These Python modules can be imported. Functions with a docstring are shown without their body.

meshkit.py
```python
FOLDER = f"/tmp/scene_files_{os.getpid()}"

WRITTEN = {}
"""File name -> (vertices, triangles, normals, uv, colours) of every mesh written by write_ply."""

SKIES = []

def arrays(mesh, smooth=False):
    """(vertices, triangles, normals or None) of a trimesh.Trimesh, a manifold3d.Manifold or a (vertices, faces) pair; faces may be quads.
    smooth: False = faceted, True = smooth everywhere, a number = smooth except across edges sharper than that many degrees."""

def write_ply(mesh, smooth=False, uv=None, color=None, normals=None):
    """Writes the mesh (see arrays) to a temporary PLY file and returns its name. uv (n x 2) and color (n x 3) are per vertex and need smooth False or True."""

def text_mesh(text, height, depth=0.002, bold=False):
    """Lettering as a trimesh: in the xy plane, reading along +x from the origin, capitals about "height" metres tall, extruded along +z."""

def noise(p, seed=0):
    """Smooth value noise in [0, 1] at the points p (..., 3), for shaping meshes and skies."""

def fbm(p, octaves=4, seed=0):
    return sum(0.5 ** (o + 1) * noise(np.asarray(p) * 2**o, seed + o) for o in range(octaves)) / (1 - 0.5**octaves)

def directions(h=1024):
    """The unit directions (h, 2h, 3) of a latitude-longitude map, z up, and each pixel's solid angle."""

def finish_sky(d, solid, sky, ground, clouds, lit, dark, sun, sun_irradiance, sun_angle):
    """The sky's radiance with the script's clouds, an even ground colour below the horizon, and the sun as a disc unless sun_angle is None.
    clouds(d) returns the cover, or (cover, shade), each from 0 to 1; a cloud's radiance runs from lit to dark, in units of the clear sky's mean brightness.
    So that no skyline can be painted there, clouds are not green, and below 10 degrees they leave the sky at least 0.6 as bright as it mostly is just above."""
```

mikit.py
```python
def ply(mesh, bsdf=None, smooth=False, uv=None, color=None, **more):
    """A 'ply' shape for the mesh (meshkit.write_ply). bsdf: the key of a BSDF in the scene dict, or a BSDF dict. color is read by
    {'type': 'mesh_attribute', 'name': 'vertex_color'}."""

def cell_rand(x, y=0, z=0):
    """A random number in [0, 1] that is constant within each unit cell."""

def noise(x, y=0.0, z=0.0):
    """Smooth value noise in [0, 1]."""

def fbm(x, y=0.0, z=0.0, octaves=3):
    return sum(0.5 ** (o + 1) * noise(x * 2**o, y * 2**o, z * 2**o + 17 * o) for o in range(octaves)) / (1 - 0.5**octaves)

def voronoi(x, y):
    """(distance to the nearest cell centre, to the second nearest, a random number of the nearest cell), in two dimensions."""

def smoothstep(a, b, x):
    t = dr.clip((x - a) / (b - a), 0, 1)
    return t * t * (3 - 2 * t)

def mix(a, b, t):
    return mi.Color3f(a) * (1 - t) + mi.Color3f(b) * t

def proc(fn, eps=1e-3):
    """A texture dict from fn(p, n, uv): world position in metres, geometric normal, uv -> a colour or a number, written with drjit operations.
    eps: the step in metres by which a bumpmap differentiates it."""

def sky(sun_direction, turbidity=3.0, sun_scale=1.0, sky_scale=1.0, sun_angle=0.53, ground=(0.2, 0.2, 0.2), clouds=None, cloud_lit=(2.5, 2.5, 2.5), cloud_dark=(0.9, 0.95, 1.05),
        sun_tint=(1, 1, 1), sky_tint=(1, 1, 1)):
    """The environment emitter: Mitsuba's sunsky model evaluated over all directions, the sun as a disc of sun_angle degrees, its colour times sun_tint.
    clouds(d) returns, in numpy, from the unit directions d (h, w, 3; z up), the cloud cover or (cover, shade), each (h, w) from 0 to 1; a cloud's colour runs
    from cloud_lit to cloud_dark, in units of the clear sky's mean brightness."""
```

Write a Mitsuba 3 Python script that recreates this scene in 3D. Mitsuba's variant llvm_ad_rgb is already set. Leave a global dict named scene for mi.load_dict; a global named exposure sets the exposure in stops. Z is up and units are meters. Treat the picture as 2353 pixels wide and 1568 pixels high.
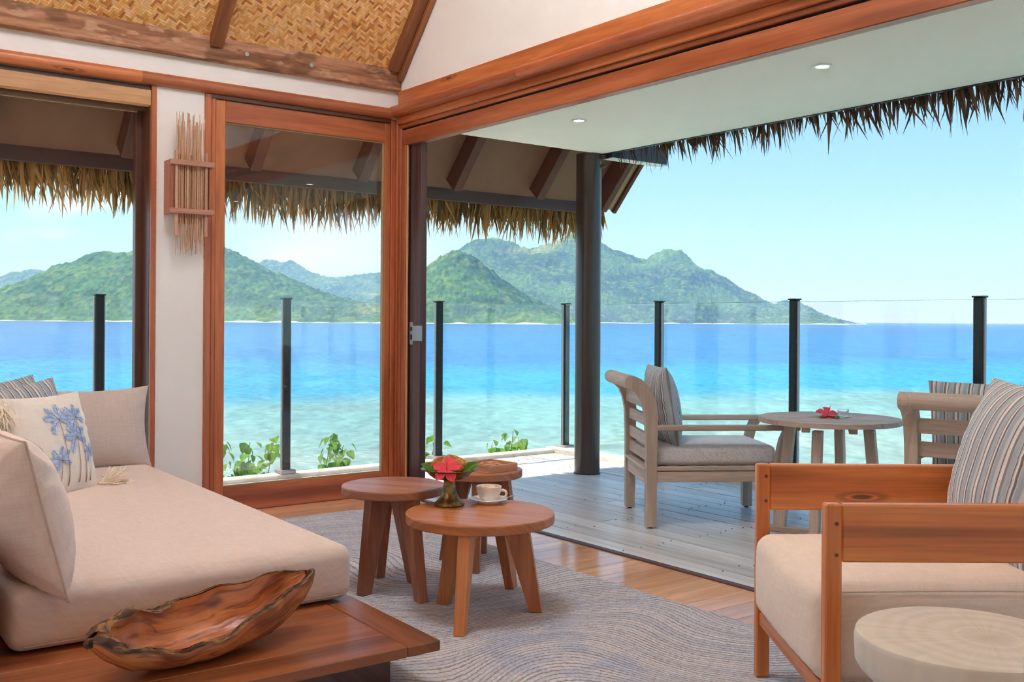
import math, random
import numpy as np, trimesh, drjit as dr, mitsuba as mi, mikit, meshkit
from mikit import noise, fbm, voronoi, cell_rand, smoothstep, mix, proc
import manifold3d as m3
from shapely.geometry import Polygon, box as sbox

T4 = mi.ScalarTransform4f
scene, labels = {}, {}
rng = np.random.default_rng(7)
random.seed(7)

# ------------------------------------------------------------------ camera, sky, lamps, exposure
exposure = 2.0
CAM = np.array([5.54, -3.305, 1.10])
YAW, ROLL, FPX, Y0 = 0.919163573, -0.00637871, 2330.57, 736.385
fwd = np.array([-math.sin(YAW), math.cos(YAW), 0.0])
rgt0 = np.array([math.cos(YAW), math.sin(YAW), 0.0])
up0 = np.array([0, 0, 1.0])
rgt = rgt0 * math.cos(ROLL) - up0 * math.sin(ROLL)
upv = up0 * math.cos(ROLL) + rgt0 * math.sin(ROLL)
cm = np.eye(4)
cm[:3, 0], cm[:3, 1], cm[:3, 2], cm[:3, 3] = -rgt, upv, fwd, CAM
scene['camera'] = {'type': 'perspective', 'fov': math.degrees(2 * math.atan(2353 / 2 / FPX)), 'fov_axis': 'x',
                   'near_clip': 0.05, 'far_clip': 60000.0, 'principal_point_offset_y': (784.0 - Y0) / 1568.0,
                   'to_world': T4(cm.tolist())}

SUN = (-0.33, -0.24, 1.0)


def clouds(d):
    x, y, z = d[..., 0], d[..., 1], np.maximum(d[..., 2], 0.0)
    q = np.stack([x * 6.5 + 4, y * 6.5 + 1, z * 17.0], -1)
    n = meshkit.fbm(q, 6, seed=11)
    band = np.clip((z - 0.015) / 0.05, 0, 1) * np.clip((0.36 - z) / 0.2, 0, 1)
    side = np.clip((-x * 0.97 - y * 0.24 - 0.62) * 3.6, 0.0, 1.0)
    cover = np.clip((n - 0.42) * 5.5, 0, 1) * band * side
    haze = np.clip(1 - z / 0.12, 0, 1) ** 2 * 0.22
    shade = np.clip(0.5 - (n - 0.5) * 2.5, 0, 1) * 0.6
    return np.clip(cover * 0.8 + haze, 0, 1), shade


scene['sky'] = mikit.sky(SUN, turbidity=3.0, sky_scale=1.0, sun_scale=1.5, sun_angle=0.6, ground=(0.30, 0.38, 0.42), clouds=clouds,
                         cloud_lit=(3.1, 3.1, 3.15), cloud_dark=(2.3, 2.35, 2.5), sky_tint=(0.98, 1.17, 1.10))
UNSEEN_LAMP = 5.6            # radiance of the unseen pendant lanterns that light the room
SPOT = 4.0           # radiance of the small recessed lights


# ------------------------------------------------------------------ helpers
def lin(r, g, b):
    return tuple(((c / 255) / 12.92 if c / 255 < 0.04045 else ((c / 255 + 0.055) / 1.055) ** 2.4) for c in (r, g, b))


def rgb(c):
    return {'type': 'rgb', 'value': list(map(float, c))}


def uniq(key, also=()):
    if key not in scene and key not in also:
        return key
    i = 1
    while f'{key}_{i:03d}' in scene or f'{key}_{i:03d}' in also:
        i += 1
    return f'{key}_{i:03d}'


def tag(key, label=None, category=None, group=None, kind=None):
    d = labels.setdefault(key, {})
    for k, v in (('label', label), ('category', category), ('group', group), ('kind', kind)):
        if v:
            d[k] = v


def thing(name, label, category, group=None):
    key = uniq(name, labels)
    tag(key, label, category, group)
    return key


def struct(name, label=None):
    tag(name, label, None, None, 'structure')
    return name


def put(key, mesh, mat, smooth=False, uv=None, M=None, color=None, label=None, kind=None, **kw):
    key = uniq(key)
    d = mikit.ply(mesh, mat, smooth=smooth, uv=uv, color=color, **kw)
    if M is not None:
        d['to_world'] = T4(np.asarray(M).tolist())
    scene[key] = d
    if label or kind:
        tag(key, label, kind=kind)
    return key


def again(key, src, M, label=None):
    key = uniq(key)
    d = dict(scene[src])
    d['to_world'] = T4(np.asarray(M).tolist())
    scene[key] = d
    return key


def mat4(loc=(0, 0, 0), rz=0.0, rx=0.0, ry=0.0, s=1.0):
    m = trimesh.transformations.euler_matrix(rx, ry, rz, 'sxyz')
    m[:3, :3] *= s
    m[:3, 3] = loc
    return m


def tf(v, M):
    return v @ M[:3, :3].T + M[:3, 3]


_hull = {}


def cbox(d, ch):
    """chamfered box centred at the origin: (vertices, faces)"""
    d = np.asarray(d, float)
    ch = min(ch, 0.45 * d.min())
    k = tuple(np.round(d, 6)) + (round(ch, 6),)
    if k not in _hull:
        h = d / 2
        vs = []
        for sx in (-1, 1):
            for sy in (-1, 1):
                for sz in (-1, 1):
                    for a in range(3):
                        v = np.array([sx, sy, sz]) * (h - ch)
                        v[a] = (sx, sy, sz)[a] * h[a]
                        vs.append(v)
        m = trimesh.Trimesh(np.array(vs), process=False).convex_hull
        _hull[k] = (np.array(m.vertices), np.array(m.faces))
    return _hull[k]


_board = [0]


def grain_uv(v, grain):
    _board[0] += 1
    k = (_board[0] * 37) % 997
    a = 'xyz'.index(grain)
    o = [i for i in range(3) if i != a]
    return np.stack([v[:, a] - v[:, a].mean() + 10.0 * k, v[:, o[0]] + v[:, o[1]] + 0.37 * (k % 50)], 1)


def box(key, lo, hi, mat, grain='x', ch=0.003, M=None, R=None, **kw):
    """board between two corners; R is an extra local matrix applied about the board's centre"""
    lo, hi = np.minimum(lo, hi).astype(float), np.maximum(lo, hi).astype(float)
    v, f = cbox(hi - lo, ch)
    uv = grain_uv(v, grain)
    v = v.copy()
    if R is not None:
        v = tf(v, R)
    return put(key, (v + (lo + hi) / 2, f), mat, False, uv, M, **kw)


def lathe(key, prof, mat, n=48, M=None, smooth=35, uvs=False, **kw):
    prof = np.array(prof, float)
    a = np.arange(n) * 2 * np.pi / n
    v = np.stack([np.outer(np.cos(a), prof[:, 0]), np.outer(np.sin(a), prof[:, 0]), np.tile(prof[:, 1], (n, 1))], -1).reshape(-1, 3)
    m = len(prof)
    f = []
    for i in range(n):
        j = (i + 1) % n
        for k in range(m - 1):
            f += [[i * m + k, j * m + k, j * m + k + 1], [i * m + k, j * m + k + 1, i * m + k + 1]]
    mesh = trimesh.Trimesh(v, np.array(f), process=False)
    mesh.merge_vertices()
    mesh.update_faces(mesh.nondegenerate_faces())
    mesh.fix_normals()
    if uvs:
        uv = grain_uv(np.array(mesh.vertices), 'x')
        return put(key, mesh, mat, True, uv, M, **kw)
    return put(key, mesh, mat, smooth, None, M, **kw)


def sweep(path, rad, n=10, closed=False, cap=True):
    """tube along points with radius per point or constant"""
    P = np.asarray(path, float)
    r = np.broadcast_to(np.asarray(rad, float), (len(P),))
    tan = np.gradient(P, axis=0)
    tan /= np.linalg.norm(tan, axis=1, keepdims=True) + 1e-12
    ref = np.array([0, 0, 1.0]) if abs(tan[0][2]) < 0.9 else np.array([1.0, 0, 0])
    vs = []
    for p, t, rr in zip(P, tan, r):
        x = np.cross(t, ref)
        x /= np.linalg.norm(x) + 1e-12
        ref = np.cross(x, t)
        a = np.arange(n) * 2 * np.pi / n
        vs.append(p + rr * (np.cos(a)[:, None] * x + np.sin(a)[:, None] * ref))
    V = np.vstack(vs)
    F = []
    for i in range(len(P) - 1):
        for k in range(n):
            a, b = i * n + k, i * n + (k + 1) % n
            F += [[a, b, b + n], [a, b + n, a + n]]
    if cap:
        V = np.vstack([V, P[:1], P[-1:]])
        c0, c1 = len(V) - 2, len(V) - 1
        e = (len(P) - 1) * n
        for k in range(n):
            F += [[c0, (k + 1) % n, k], [c1, e + k, e + (k + 1) % n]]
    m = trimesh.Trimesh(V, np.array(F), process=False)
    m.fix_normals()
    return m


def extrude(poly, depth):
    return trimesh.creation.extrude_polygon(poly, depth, engine='earcut')


def hullmesh(pts):
    return trimesh.Trimesh(np.asarray(pts, float), process=False).convex_hull


def cat(ms):
    vs, fs, at = [], [], 0
    for m in ms:
        v, f = (np.array(m.vertices), np.array(m.faces)) if hasattr(m, 'vertices') else m
        vs.append(v)
        fs.append(np.asarray(f) + at)
        at += len(v)
    return np.vstack(vs), np.vstack(fs)


def fixn(v, f):
    m = trimesh.Trimesh(v, f, process=False)
    m.fix_normals()
    return m


def rbox(sx, sy, sz, r, n=14, bulge=(0, 0, 0)):
    """soft box centred at the origin with rounded edges, outward bulge per axis; (verts, faces, uv)"""
    m = trimesh.creation.box((2, 2, 2))
    g = np.linspace(-1, 1, n)
    # warp spacing towards edges
    V, F, at = [], [], 0
    for ax in range(3):
        for s in (-1, 1):
            a, b = np.meshgrid(g, g, indexing='ij')
            p = np.zeros((n, n, 3))
            p[..., ax] = s
            p[..., (ax + 1) % 3] = a
            p[..., (ax + 2) % 3] = b
            V.append(p.reshape(-1, 3))
            i = np.arange(n * n).reshape(n, n)
            q = np.stack([i[:-1, :-1], i[1:, :-1], i[1:, 1:], i[:-1, 1:]], -1).reshape(-1, 4)
            if s < 0:
                q = q[:, ::-1]
            F.append(q + at)
            at += n * n
    V = np.vstack(V)
    F = np.vstack(F)
    F = np.vstack([F[:, [0, 1, 2]], F[:, [0, 2, 3]]])
    mesh = trimesh.Trimesh(V, F, process=False)
    mesh.merge_vertices()
    V = np.array(mesh.vertices)
    W = np.sign(V) * (1 - (1 - np.abs(V)) ** 1.6)
    h = np.array([sx, sy, sz]) / 2
    p = W * h
    q = np.clip(p, -(h - r), h - r)
    dlt = p - q
    L = np.linalg.norm(dlt, axis=1, keepdims=True)
    out = np.where(L > 1e-9, q + dlt / np.maximum(L, 1e-9) * np.minimum(r, np.max(np.abs(dlt), axis=1, keepdims=True)), p)
    for ax in range(3):
        o = [i for i in range(3) if i != ax]
        w = (1 - W[:, o[0]] ** 2) * (1 - W[:, o[1]] ** 2)
        out[:, ax] += bulge[ax] * np.clip(W[:, ax], -1, 1) ** 3 * w
    uv = np.stack([out[:, 0] + 0.3 * out[:, 2], out[:, 1] + 0.8 * out[:, 2]], 1)
    return out, np.array(mesh.faces), uv


def pillow_xyz(s, t, w, h, d, pinch=0.07, side=1.0):
    """pillow surface: s, t in [-1, 1]; local x right, y up, z out of the face"""
    x = w / 2 * s * (1 - pinch * (1 - t * t) * np.abs(s) ** 3)
    y = h / 2 * t * (1 - pinch * (1 - s * s) * np.abs(t) ** 3)
    e = np.clip((1 - np.abs(s) ** 2.4) * (1 - np.abs(t) ** 2.4), 0, 1)
    z = side * d / 2 * e ** 0.62
    return np.stack([x, y, z], -1)


def pillow(w, h, d, n=34, pinch=0.07, seed=0, wrinkle=0.006, sag=0.0):
    g = np.sin(np.linspace(-np.pi / 2, np.pi / 2, n))
    s, t = np.meshgrid(g, g, indexing='ij')
    V, F, U = [], [], []
    i = np.arange(n * n).reshape(n, n)
    q = np.stack([i[:-1, :-1], i[1:, :-1], i[1:, 1:], i[:-1, 1:]], -1).reshape(-1, 4)
    for k, side in enumerate((1, -1)):
        p = pillow_xyz(s, t, w, h, d, pinch, side)
        rr = np.maximum(np.abs(s), np.abs(t))
        edge = np.clip((rr - 0.55) / 0.4, 0, 1) * np.clip((1 - rr) / 0.1, 0, 1)
        ang = np.arctan2(t, s)
        wr = np.sin(ang * 22 + 4 * meshkit.noise(np.stack([s * 2, t * 2, s * 0 + seed], -1), seed)) * meshkit.noise(np.stack([ang * 3, rr * 2, s * 0 + seed + k], -1), seed)
        p[..., 2] += side * wrinkle * edge * wr * 1.6
        p[..., 2] += side * wrinkle * 1.5 * (meshkit.fbm(np.stack([s * 1.7, t * 1.7, s * 0 + 3 * seed + k], -1), 3, seed) - 0.5) * (1 - rr ** 4)
        V.append(p.reshape(-1, 3))
        U.append(np.stack([p[..., 0] + 0.25 * w * 0, p[..., 1]], -1).reshape(-1, 2))
        F.append((q if side > 0 else q[:, ::-1]) + k * n * n)
    V, U, F = np.vstack(V), np.vstack(U), np.vstack(F)
    return V, np.vstack([F[:, [0, 1, 2]], F[:, [0, 2, 3]]]), U


def pil_mat(c, xdir, ydir):
    """matrix of a pillow with centre c, local x along xdir, y along ydir"""
    x = np.asarray(xdir, float)
    x /= np.linalg.norm(x)
    y = np.asarray(ydir, float)
    y -= x * (x @ y)
    y /= np.linalg.norm(y)
    m = np.eye(4)
    m[:3, 0], m[:3, 1], m[:3, 2], m[:3, 3] = x, y, np.cross(x, y), c
    return m


def seam(w, h, pinch, r=0.0035, n=60):
    a = np.linspace(-1, 1, n)
    pts = [(a, -1 + a * 0), (1 + a * 0, a), (-a, 1 + a * 0), (-1 + a * 0, -a)]
    s = np.concatenate([p[0][:-1] for p in pts] + [[-1.0]])
    t = np.concatenate([p[1][:-1] for p in pts] + [[-1.0]])
    return sweep(pillow_xyz(s, t, w, h, 0.0, pinch), r, 6, cap=False)


# ------------------------------------------------------------------ materials
def principled(name, color, rough=0.5, spec=0.5, metal=0.0, coat=0.0, sheen=0.0, two=False, bump=None, bump_scale=1.0, eps=1e-3, coat_gloss=0.9):
    b = {'type': 'principled', 'base_color': rgb(color) if isinstance(color, (tuple, list)) else color, 'roughness': rough,
         'specular': spec, 'metallic': metal}
    if coat:
        b['clearcoat'], b['clearcoat_gloss'] = coat, coat_gloss
    if sheen:
        b['sheen'] = sheen
    if bump is not None:
        b = {'type': 'bumpmap', 'nested_texture': proc(bump, eps), 'scale': bump_scale, 'nested_bsdf': b}
    if two:
        b = {'type': 'twosided', 'nested_bsdf': b}
    scene[name] = b


def wood(name, ca, cb, cd, fu=1.6, fv=26.0, rough=0.42, spec=0.5, coat=0.0, tone=0.14, dark=0.55, two=False, knots=False):
    ca, cb, cd = (lin(*c) for c in (ca, cb, cd))

    def fn(p, n, uv):
        u, v = uv.x, uv.y
        k = dr.floor(u * 0.1 + 0.5)
        w = noise(u * 1.1, v * 7.0, k * 3.1)
        vv = v + 0.035 * w
        g = fbm(u * fu, vv * fv, k * 7.3, 3)
        f = noise(u * fu * 7, v * fv * 7, k)
        c = mix(ca, cb, smoothstep(0.28, 0.72, g))
        s = smoothstep(0.60, 0.80, noise(u * fu * 0.7, vv * fv * 0.55, k * 1.7 + 40))
        c = mix(c, cd, s * dark)
        if knots:
            f1, f2, kr = voronoi(u * 2.3 + k * 7.7, v * 11.0 + k * 3.3)
            has = smoothstep(0.80, 0.84, kr)
            c = mix(c, mi.Color3f(*[0.45 * q for q in cd]), has * (1 - smoothstep(0.05, 0.10, f1)) * 0.85)
            c = mix(c, cd, has * smoothstep(0.10, 0.13, f1) * (1 - smoothstep(0.14, 0.24, f1)) * 0.5)
        return c * ((1 - tone + 2 * tone * cell_rand(k, 5)) * (0.9 + 0.2 * f))

    principled(name, proc(fn), rough, spec, coat=coat, two=two)


wood('wood_red', (178, 102, 64), (156, 80, 46), (112, 54, 32), fv=22, rough=0.33, coat=0.35)
wood('wood_header', (190, 114, 66), (166, 88, 48), (120, 60, 32), knots=True, fv=18, rough=0.36, coat=0.3)
wood('wood_teak', (198, 130, 80), (176, 106, 60), (108, 62, 36), fv=20, fu=1.2, rough=0.36, coat=0.25, dark=0.5)
wood('wood_arm', (208, 130, 70), (186, 106, 52), (116, 62, 32), fv=34, fu=1.3, rough=0.36, coat=0.25, dark=0.5, tone=0.08, knots=True)
wood('wood_table', (172, 116, 86), (150, 94, 66), (112, 68, 46), fv=20, rough=0.36, coat=0.25)
wood('wood_rafter', (146, 92, 58), (122, 72, 42), (86, 50, 30), fv=22, rough=0.45)
wood('wood_pelmet', (212, 166, 122), (196, 146, 100), (176, 124, 84), fv=30, rough=0.45, tone=0.06, dark=0.3)
wood('wood_slat', (196, 150, 128), (176, 126, 104), (150, 100, 80), fv=30, rough=0.55, tone=0.08)
wood('wood_floor', (216, 172, 134), (200, 150, 112), (172, 122, 86), fv=16, fu=1.0, rough=0.12, spec=0.7, coat=0.7, tone=0.10, dark=0.35)
wood('wood_deck', (202, 204, 204), (184, 184, 182), (150, 148, 144), fv=16, fu=0.8, rough=0.36, spec=0.7, tone=0.10, dark=0.45)
wood('wood_grey', (190, 172, 156), (172, 150, 132), (148, 126, 110), fv=24, rough=0.55, tone=0.07, dark=0.35)
wood('wood_dark', (92, 58, 46), (74, 44, 36), (50, 30, 26), fv=24, rough=0.30, coat=0.3, tone=0.06)
wood('wood_stile', (88, 58, 54), (66, 42, 40), (46, 30, 30), fv=24, rough=0.42, tone=0.06)
wood('wood_bed', (146, 86, 50), (118, 66, 36), (76, 42, 24), fv=16, fu=1.0, rough=0.30, coat=0.4, dark=0.55)


def rough_timber(p, n, uv):
    u, v = uv.x, uv.y
    vv = v + 0.02 * noise(u * 5, v * 9)
    g = fbm(u * 3.0, vv * 46, 1.0, 4)
    blot = fbm(u * 6, vv * 12.0, 9.0, 4)
    c = mix(lin(178, 130, 100), lin(140, 94, 66), smoothstep(0.3, 0.7, g))
    c = mix(c, lin(98, 66, 46), smoothstep(0.52, 0.70, blot) * 0.65)
    c = mix(c, lin(204, 164, 136), smoothstep(0.60, 0.74, fbm(u * 9, vv * 26, 23.0, 4)) * 0.55)
    return c * (0.88 + 0.24 * noise(u * 30, v * 160))


principled('wood_rough', proc(rough_timber), 0.75, 0.3)


def plaster_fn(p, n, uv):
    f = fbm(p.x * 3 + 5, p.y * 3, p.z * 3, 3)
    return mix(lin(232, 228, 223), lin(240, 237, 233), f)


principled('plaster', proc(plaster_fn), 0.85, 0.25)
principled('soffit_paint', proc(lambda p, n, uv: mix(lin(236, 236, 228), lin(242, 242, 234), fbm(p.x * 2, p.y * 2, 0.0, 3))), 0.6, 0.3)
principled('eave_paint', proc(lambda p, n, uv: mix(lin(120, 92, 74), lin(134, 104, 84), fbm(p.x * 4, p.y * 9, p.z * 4, 3))), 0.7, 0.3)
principled('rafter_paint', proc(lambda p, n, uv: mix(lin(82, 50, 40), lin(96, 60, 48), fbm(uv.x * 2, uv.y * 22, 0.0, 3))), 0.55, 0.4)
principled('verge_paint', lin(168, 146, 112), 0.6, 0.3)
principled('fascia_paint', proc(lambda p, n, uv: mix(lin(80, 60, 58), lin(94, 72, 68), fbm(uv.x * 2, uv.y * 22, 0.0, 3))), 0.5, 0.4)


def column_fn(p, n, uv):
    f = noise(p.x * 14, p.y * 14, p.z * 1.2)
    return mix(lin(74, 58, 52), lin(60, 47, 43), f)


principled('column_paint', proc(column_fn), 0.24, 0.6)
principled('metal_black', lin(20, 28, 30), 0.35, 0.5)
principled('metal_navy', lin(52, 60, 76), 0.4, 0.5)
principled('metal_grey', lin(160, 160, 166), 0.4, 0.5, metal=0.6)
principled('chrome', lin(226, 226, 230), 0.12, 0.5, metal=1.0)
principled('white_trim', lin(232, 232, 228), 0.4, 0.4, two=True)
principled('kerb_paint', proc(lambda p, n, uv: mix(lin(226, 222, 212), lin(200, 194, 180), smoothstep(0.45, 0.7, fbm(p.x * 9, p.y * 9, p.z * 9, 3)))), 0.6, 0.3)
principled('rubber', lin(24, 22, 22), 0.7, 0.3)
principled('nail_rust', lin(86, 74, 66), 0.6, 0.3)
scene['pane'] = {'type': 'thindielectric', 'int_ior': 1.5, 'ext_ior': 1.0}
scene['clear_glass'] = {'type': 'dielectric', 'int_ior': 1.5, 'ext_ior': 1.0}


def fabric(name, col_fn, rough=0.85, sheen=0.3, freq=900.0, amp=0.00025):
    def bump(p, n, uv):
        a, b = uv.x * freq, uv.y * freq
        return amp * (dr.sin(a) * dr.sin(b) + 0.8 * noise(uv.x * 60, uv.y * 700) + 0.8 * noise(uv.x * 700, uv.y * 60))
    principled(name, proc(col_fn), rough, 0.25, sheen=sheen, bump=bump, eps=4e-4)


def slub(ca, cb):
    ca, cb = lin(*ca), lin(*cb)
    return lambda p, n, uv: mix(ca, cb, 0.5 * noise(uv.x * 420, uv.y * 30) + 0.5 * noise(uv.x * 30, uv.y * 420))


fabric('fabric_beige', slub((216, 200, 190), (202, 184, 174)))
fabric('fabric_cream', slub((228, 214, 200), (216, 200, 184)))
fabric('fabric_white', slub((238, 230, 220), (228, 218, 206)))
fabric('fabric_grey', lambda p, n, uv: mix(lin(218, 216, 214), lin(186, 182, 180), smoothstep(0.3, 0.75, 0.5 * noise(uv.x * 900, uv.y * 300) + 0.5 * noise(uv.x * 300, uv.y * 900))), freq=1500, amp=0.0001)


def stripe_fn(p, n, uv):
    x = uv.x + 5.0
    per = 0.096
    t = x / per
    t = t - dr.floor(t)
    c = mi.Color3f(*lin(186, 190, 194))

    def band(c, a, b, col, k=1.0):
        e = 0.006
        return mix(c, lin(*col), k * smoothstep(a - e, a + e, t) * (1 - smoothstep(b - e, b + e, t)))
    c = band(c, 0.00, 0.16, (158, 170, 178))
    c = band(c, 0.20, 0.27, (122, 108, 104))
    c = band(c, 0.29, 0.32, (236, 228, 218))
    c = band(c, 0.36, 0.39, (122, 108, 104))
    c = band(c, 0.42, 0.60, (166, 176, 182))
    c = band(c, 0.60, 0.68, (136, 130, 130))
    c = band(c, 0.70, 0.73, (238, 230, 220))
    c = band(c, 0.75, 0.78, (238, 230, 220))
    c = band(c, 0.82, 0.86, (112, 100, 98))
    c = band(c, 0.90, 0.96, (200, 194, 188))
    return c * (0.93 + 0.14 * noise(uv.x * 300, uv.y * 40))


fabric('fabric_stripe', stripe_fn)


def rug_wave(uv):
    x, y = uv.x, uv.y
    along = 0.606 * x + 0.795 * y
    across = 0.795 * x - 0.606 * y
    w = 0.15 * dr.sin(along * 6.0 + 3.0 * noise(across * 1.3, along * 0.7)) + 0.34 * noise(along * 2.2 + 3, across * 1.3) + 0.05 * noise(along * 5 + 9, across * 3)
    return (across + w) * 38.0


def rug_line(uv):
    t = rug_wave(uv)
    i = dr.floor(t)
    f = t - i
    f = dr.clip(f + 0.30 * (noise(uv.x * 120, uv.y * 120) - 0.5), 0.0, 0.999)
    th = 0.10 + 0.30 * noise(uv.x * 5 + i * 3.7, uv.y * 5, i)
    return smoothstep(0.0, 0.10, f) * (1 - smoothstep(1 - th, 1 - th + 0.12, f)), i


def rug_fn(p, n, uv):
    l, i = rug_line(uv)
    fine = noise(uv.x * 160, uv.y * 160)
    tone = cell_rand(i, 2)
    base = mix(lin(196, 195, 198), lin(176, 180, 190), tone)
    patch = smoothstep(0.5, 0.7, fbm(uv.x * 1.6 + 7, uv.y * 1.6, 2.0, 3))
    base = mix(base, lin(156, 172, 198), patch * 0.6 * smoothstep(0.3, 0.7, noise(uv.x * 12, uv.y * 12)))
    c = mix(lin(148, 143, 146), base, l)
    return c * (0.85 + 0.3 * fine)


def rug_bump(p, n, uv):
    l, i = rug_line(uv)
    return 0.0035 * l + 0.0012 * noise(uv.x * 210, uv.y * 210)


principled('rug_pile', proc(rug_fn), 0.95, 0.15, sheen=0.3, bump=rug_bump, eps=1e-3)
principled('rug_fringe', lin(220, 210, 202), 0.9, 0.2, two=True)
principled('tassel_yarn', lin(240, 228, 210), 0.9, 0.2, sheen=0.3, two=True)
principled('piping', lin(186, 162, 150), 0.85, 0.2, two=True)
principled('piping_cream', lin(214, 196, 178), 0.85, 0.2, two=True)
scene['bamboo'] = {'type': 'principled', 'base_color': {'type': 'mesh_attribute', 'name': 'vertex_color'}, 'roughness': 0.38, 'specular': 0.5}
scene['painted'] = {'type': 'twosided', 'nested_bsdf': {'type': 'principled', 'base_color': {'type': 'mesh_attribute', 'name': 'vertex_color'}, 'roughness': 0.7, 'specular': 0.3}}
scene['thatch_leaf'] = {'type': 'principledthin', 'base_color': {'type': 'mesh_attribute', 'name': 'vertex_color'}, 'roughness': 0.6, 'diff_trans': 0.7}


def leaf_fn(p, n, uv):
    vein = 1 - smoothstep(0.0, 0.05, dr.abs(uv.y))
    c = mix(lin(138, 182, 84), lin(82, 138, 56), noise(uv.x * 3 + p.x * 11, uv.y * 5 + p.y * 13, p.z * 7))
    return mix(c, lin(170, 196, 120), vein * 0.6)


scene['leaf_green'] = {'type': 'principledthin', 'base_color': proc(leaf_fn), 'roughness': 0.4, 'diff_trans': 0.9}
scene['petal_red'] = {'type': 'principledthin', 'base_color': rgb(lin(254, 100, 116)), 'roughness': 0.55, 'diff_trans': 0.6}
principled('stem_green', lin(110, 118, 72), 0.6, 0.3)
principled('pollen', lin(244, 190, 120), 0.7, 0.2)


def brass_fn(p, n, uv):
    return mix(lin(150, 124, 76), lin(104, 84, 56), smoothstep(0.35, 0.7, fbm(p.x * 60, p.y * 60, p.z * 45, 3)))


principled('brass', proc(brass_fn), 0.32, 0.5, metal=0.85)
principled('porcelain', lin(244, 238, 230), 0.12, 0.5, coat=0.6)
principled('coffee_foam', proc(lambda p, n, uv: mix(lin(232, 206, 180), lin(166, 104, 66), smoothstep(0.42, 0.62, fbm(p.x * 45, p.y * 45, 1.0, 3)))), 0.6, 0.3)
principled('cake_crust', proc(lambda p, n, uv: mix(lin(206, 140, 74), lin(146, 82, 40), smoothstep(0.35, 0.7, fbm(p.x * 50, p.y * 50, p.z * 50, 4)))), 0.75, 0.3)


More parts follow.
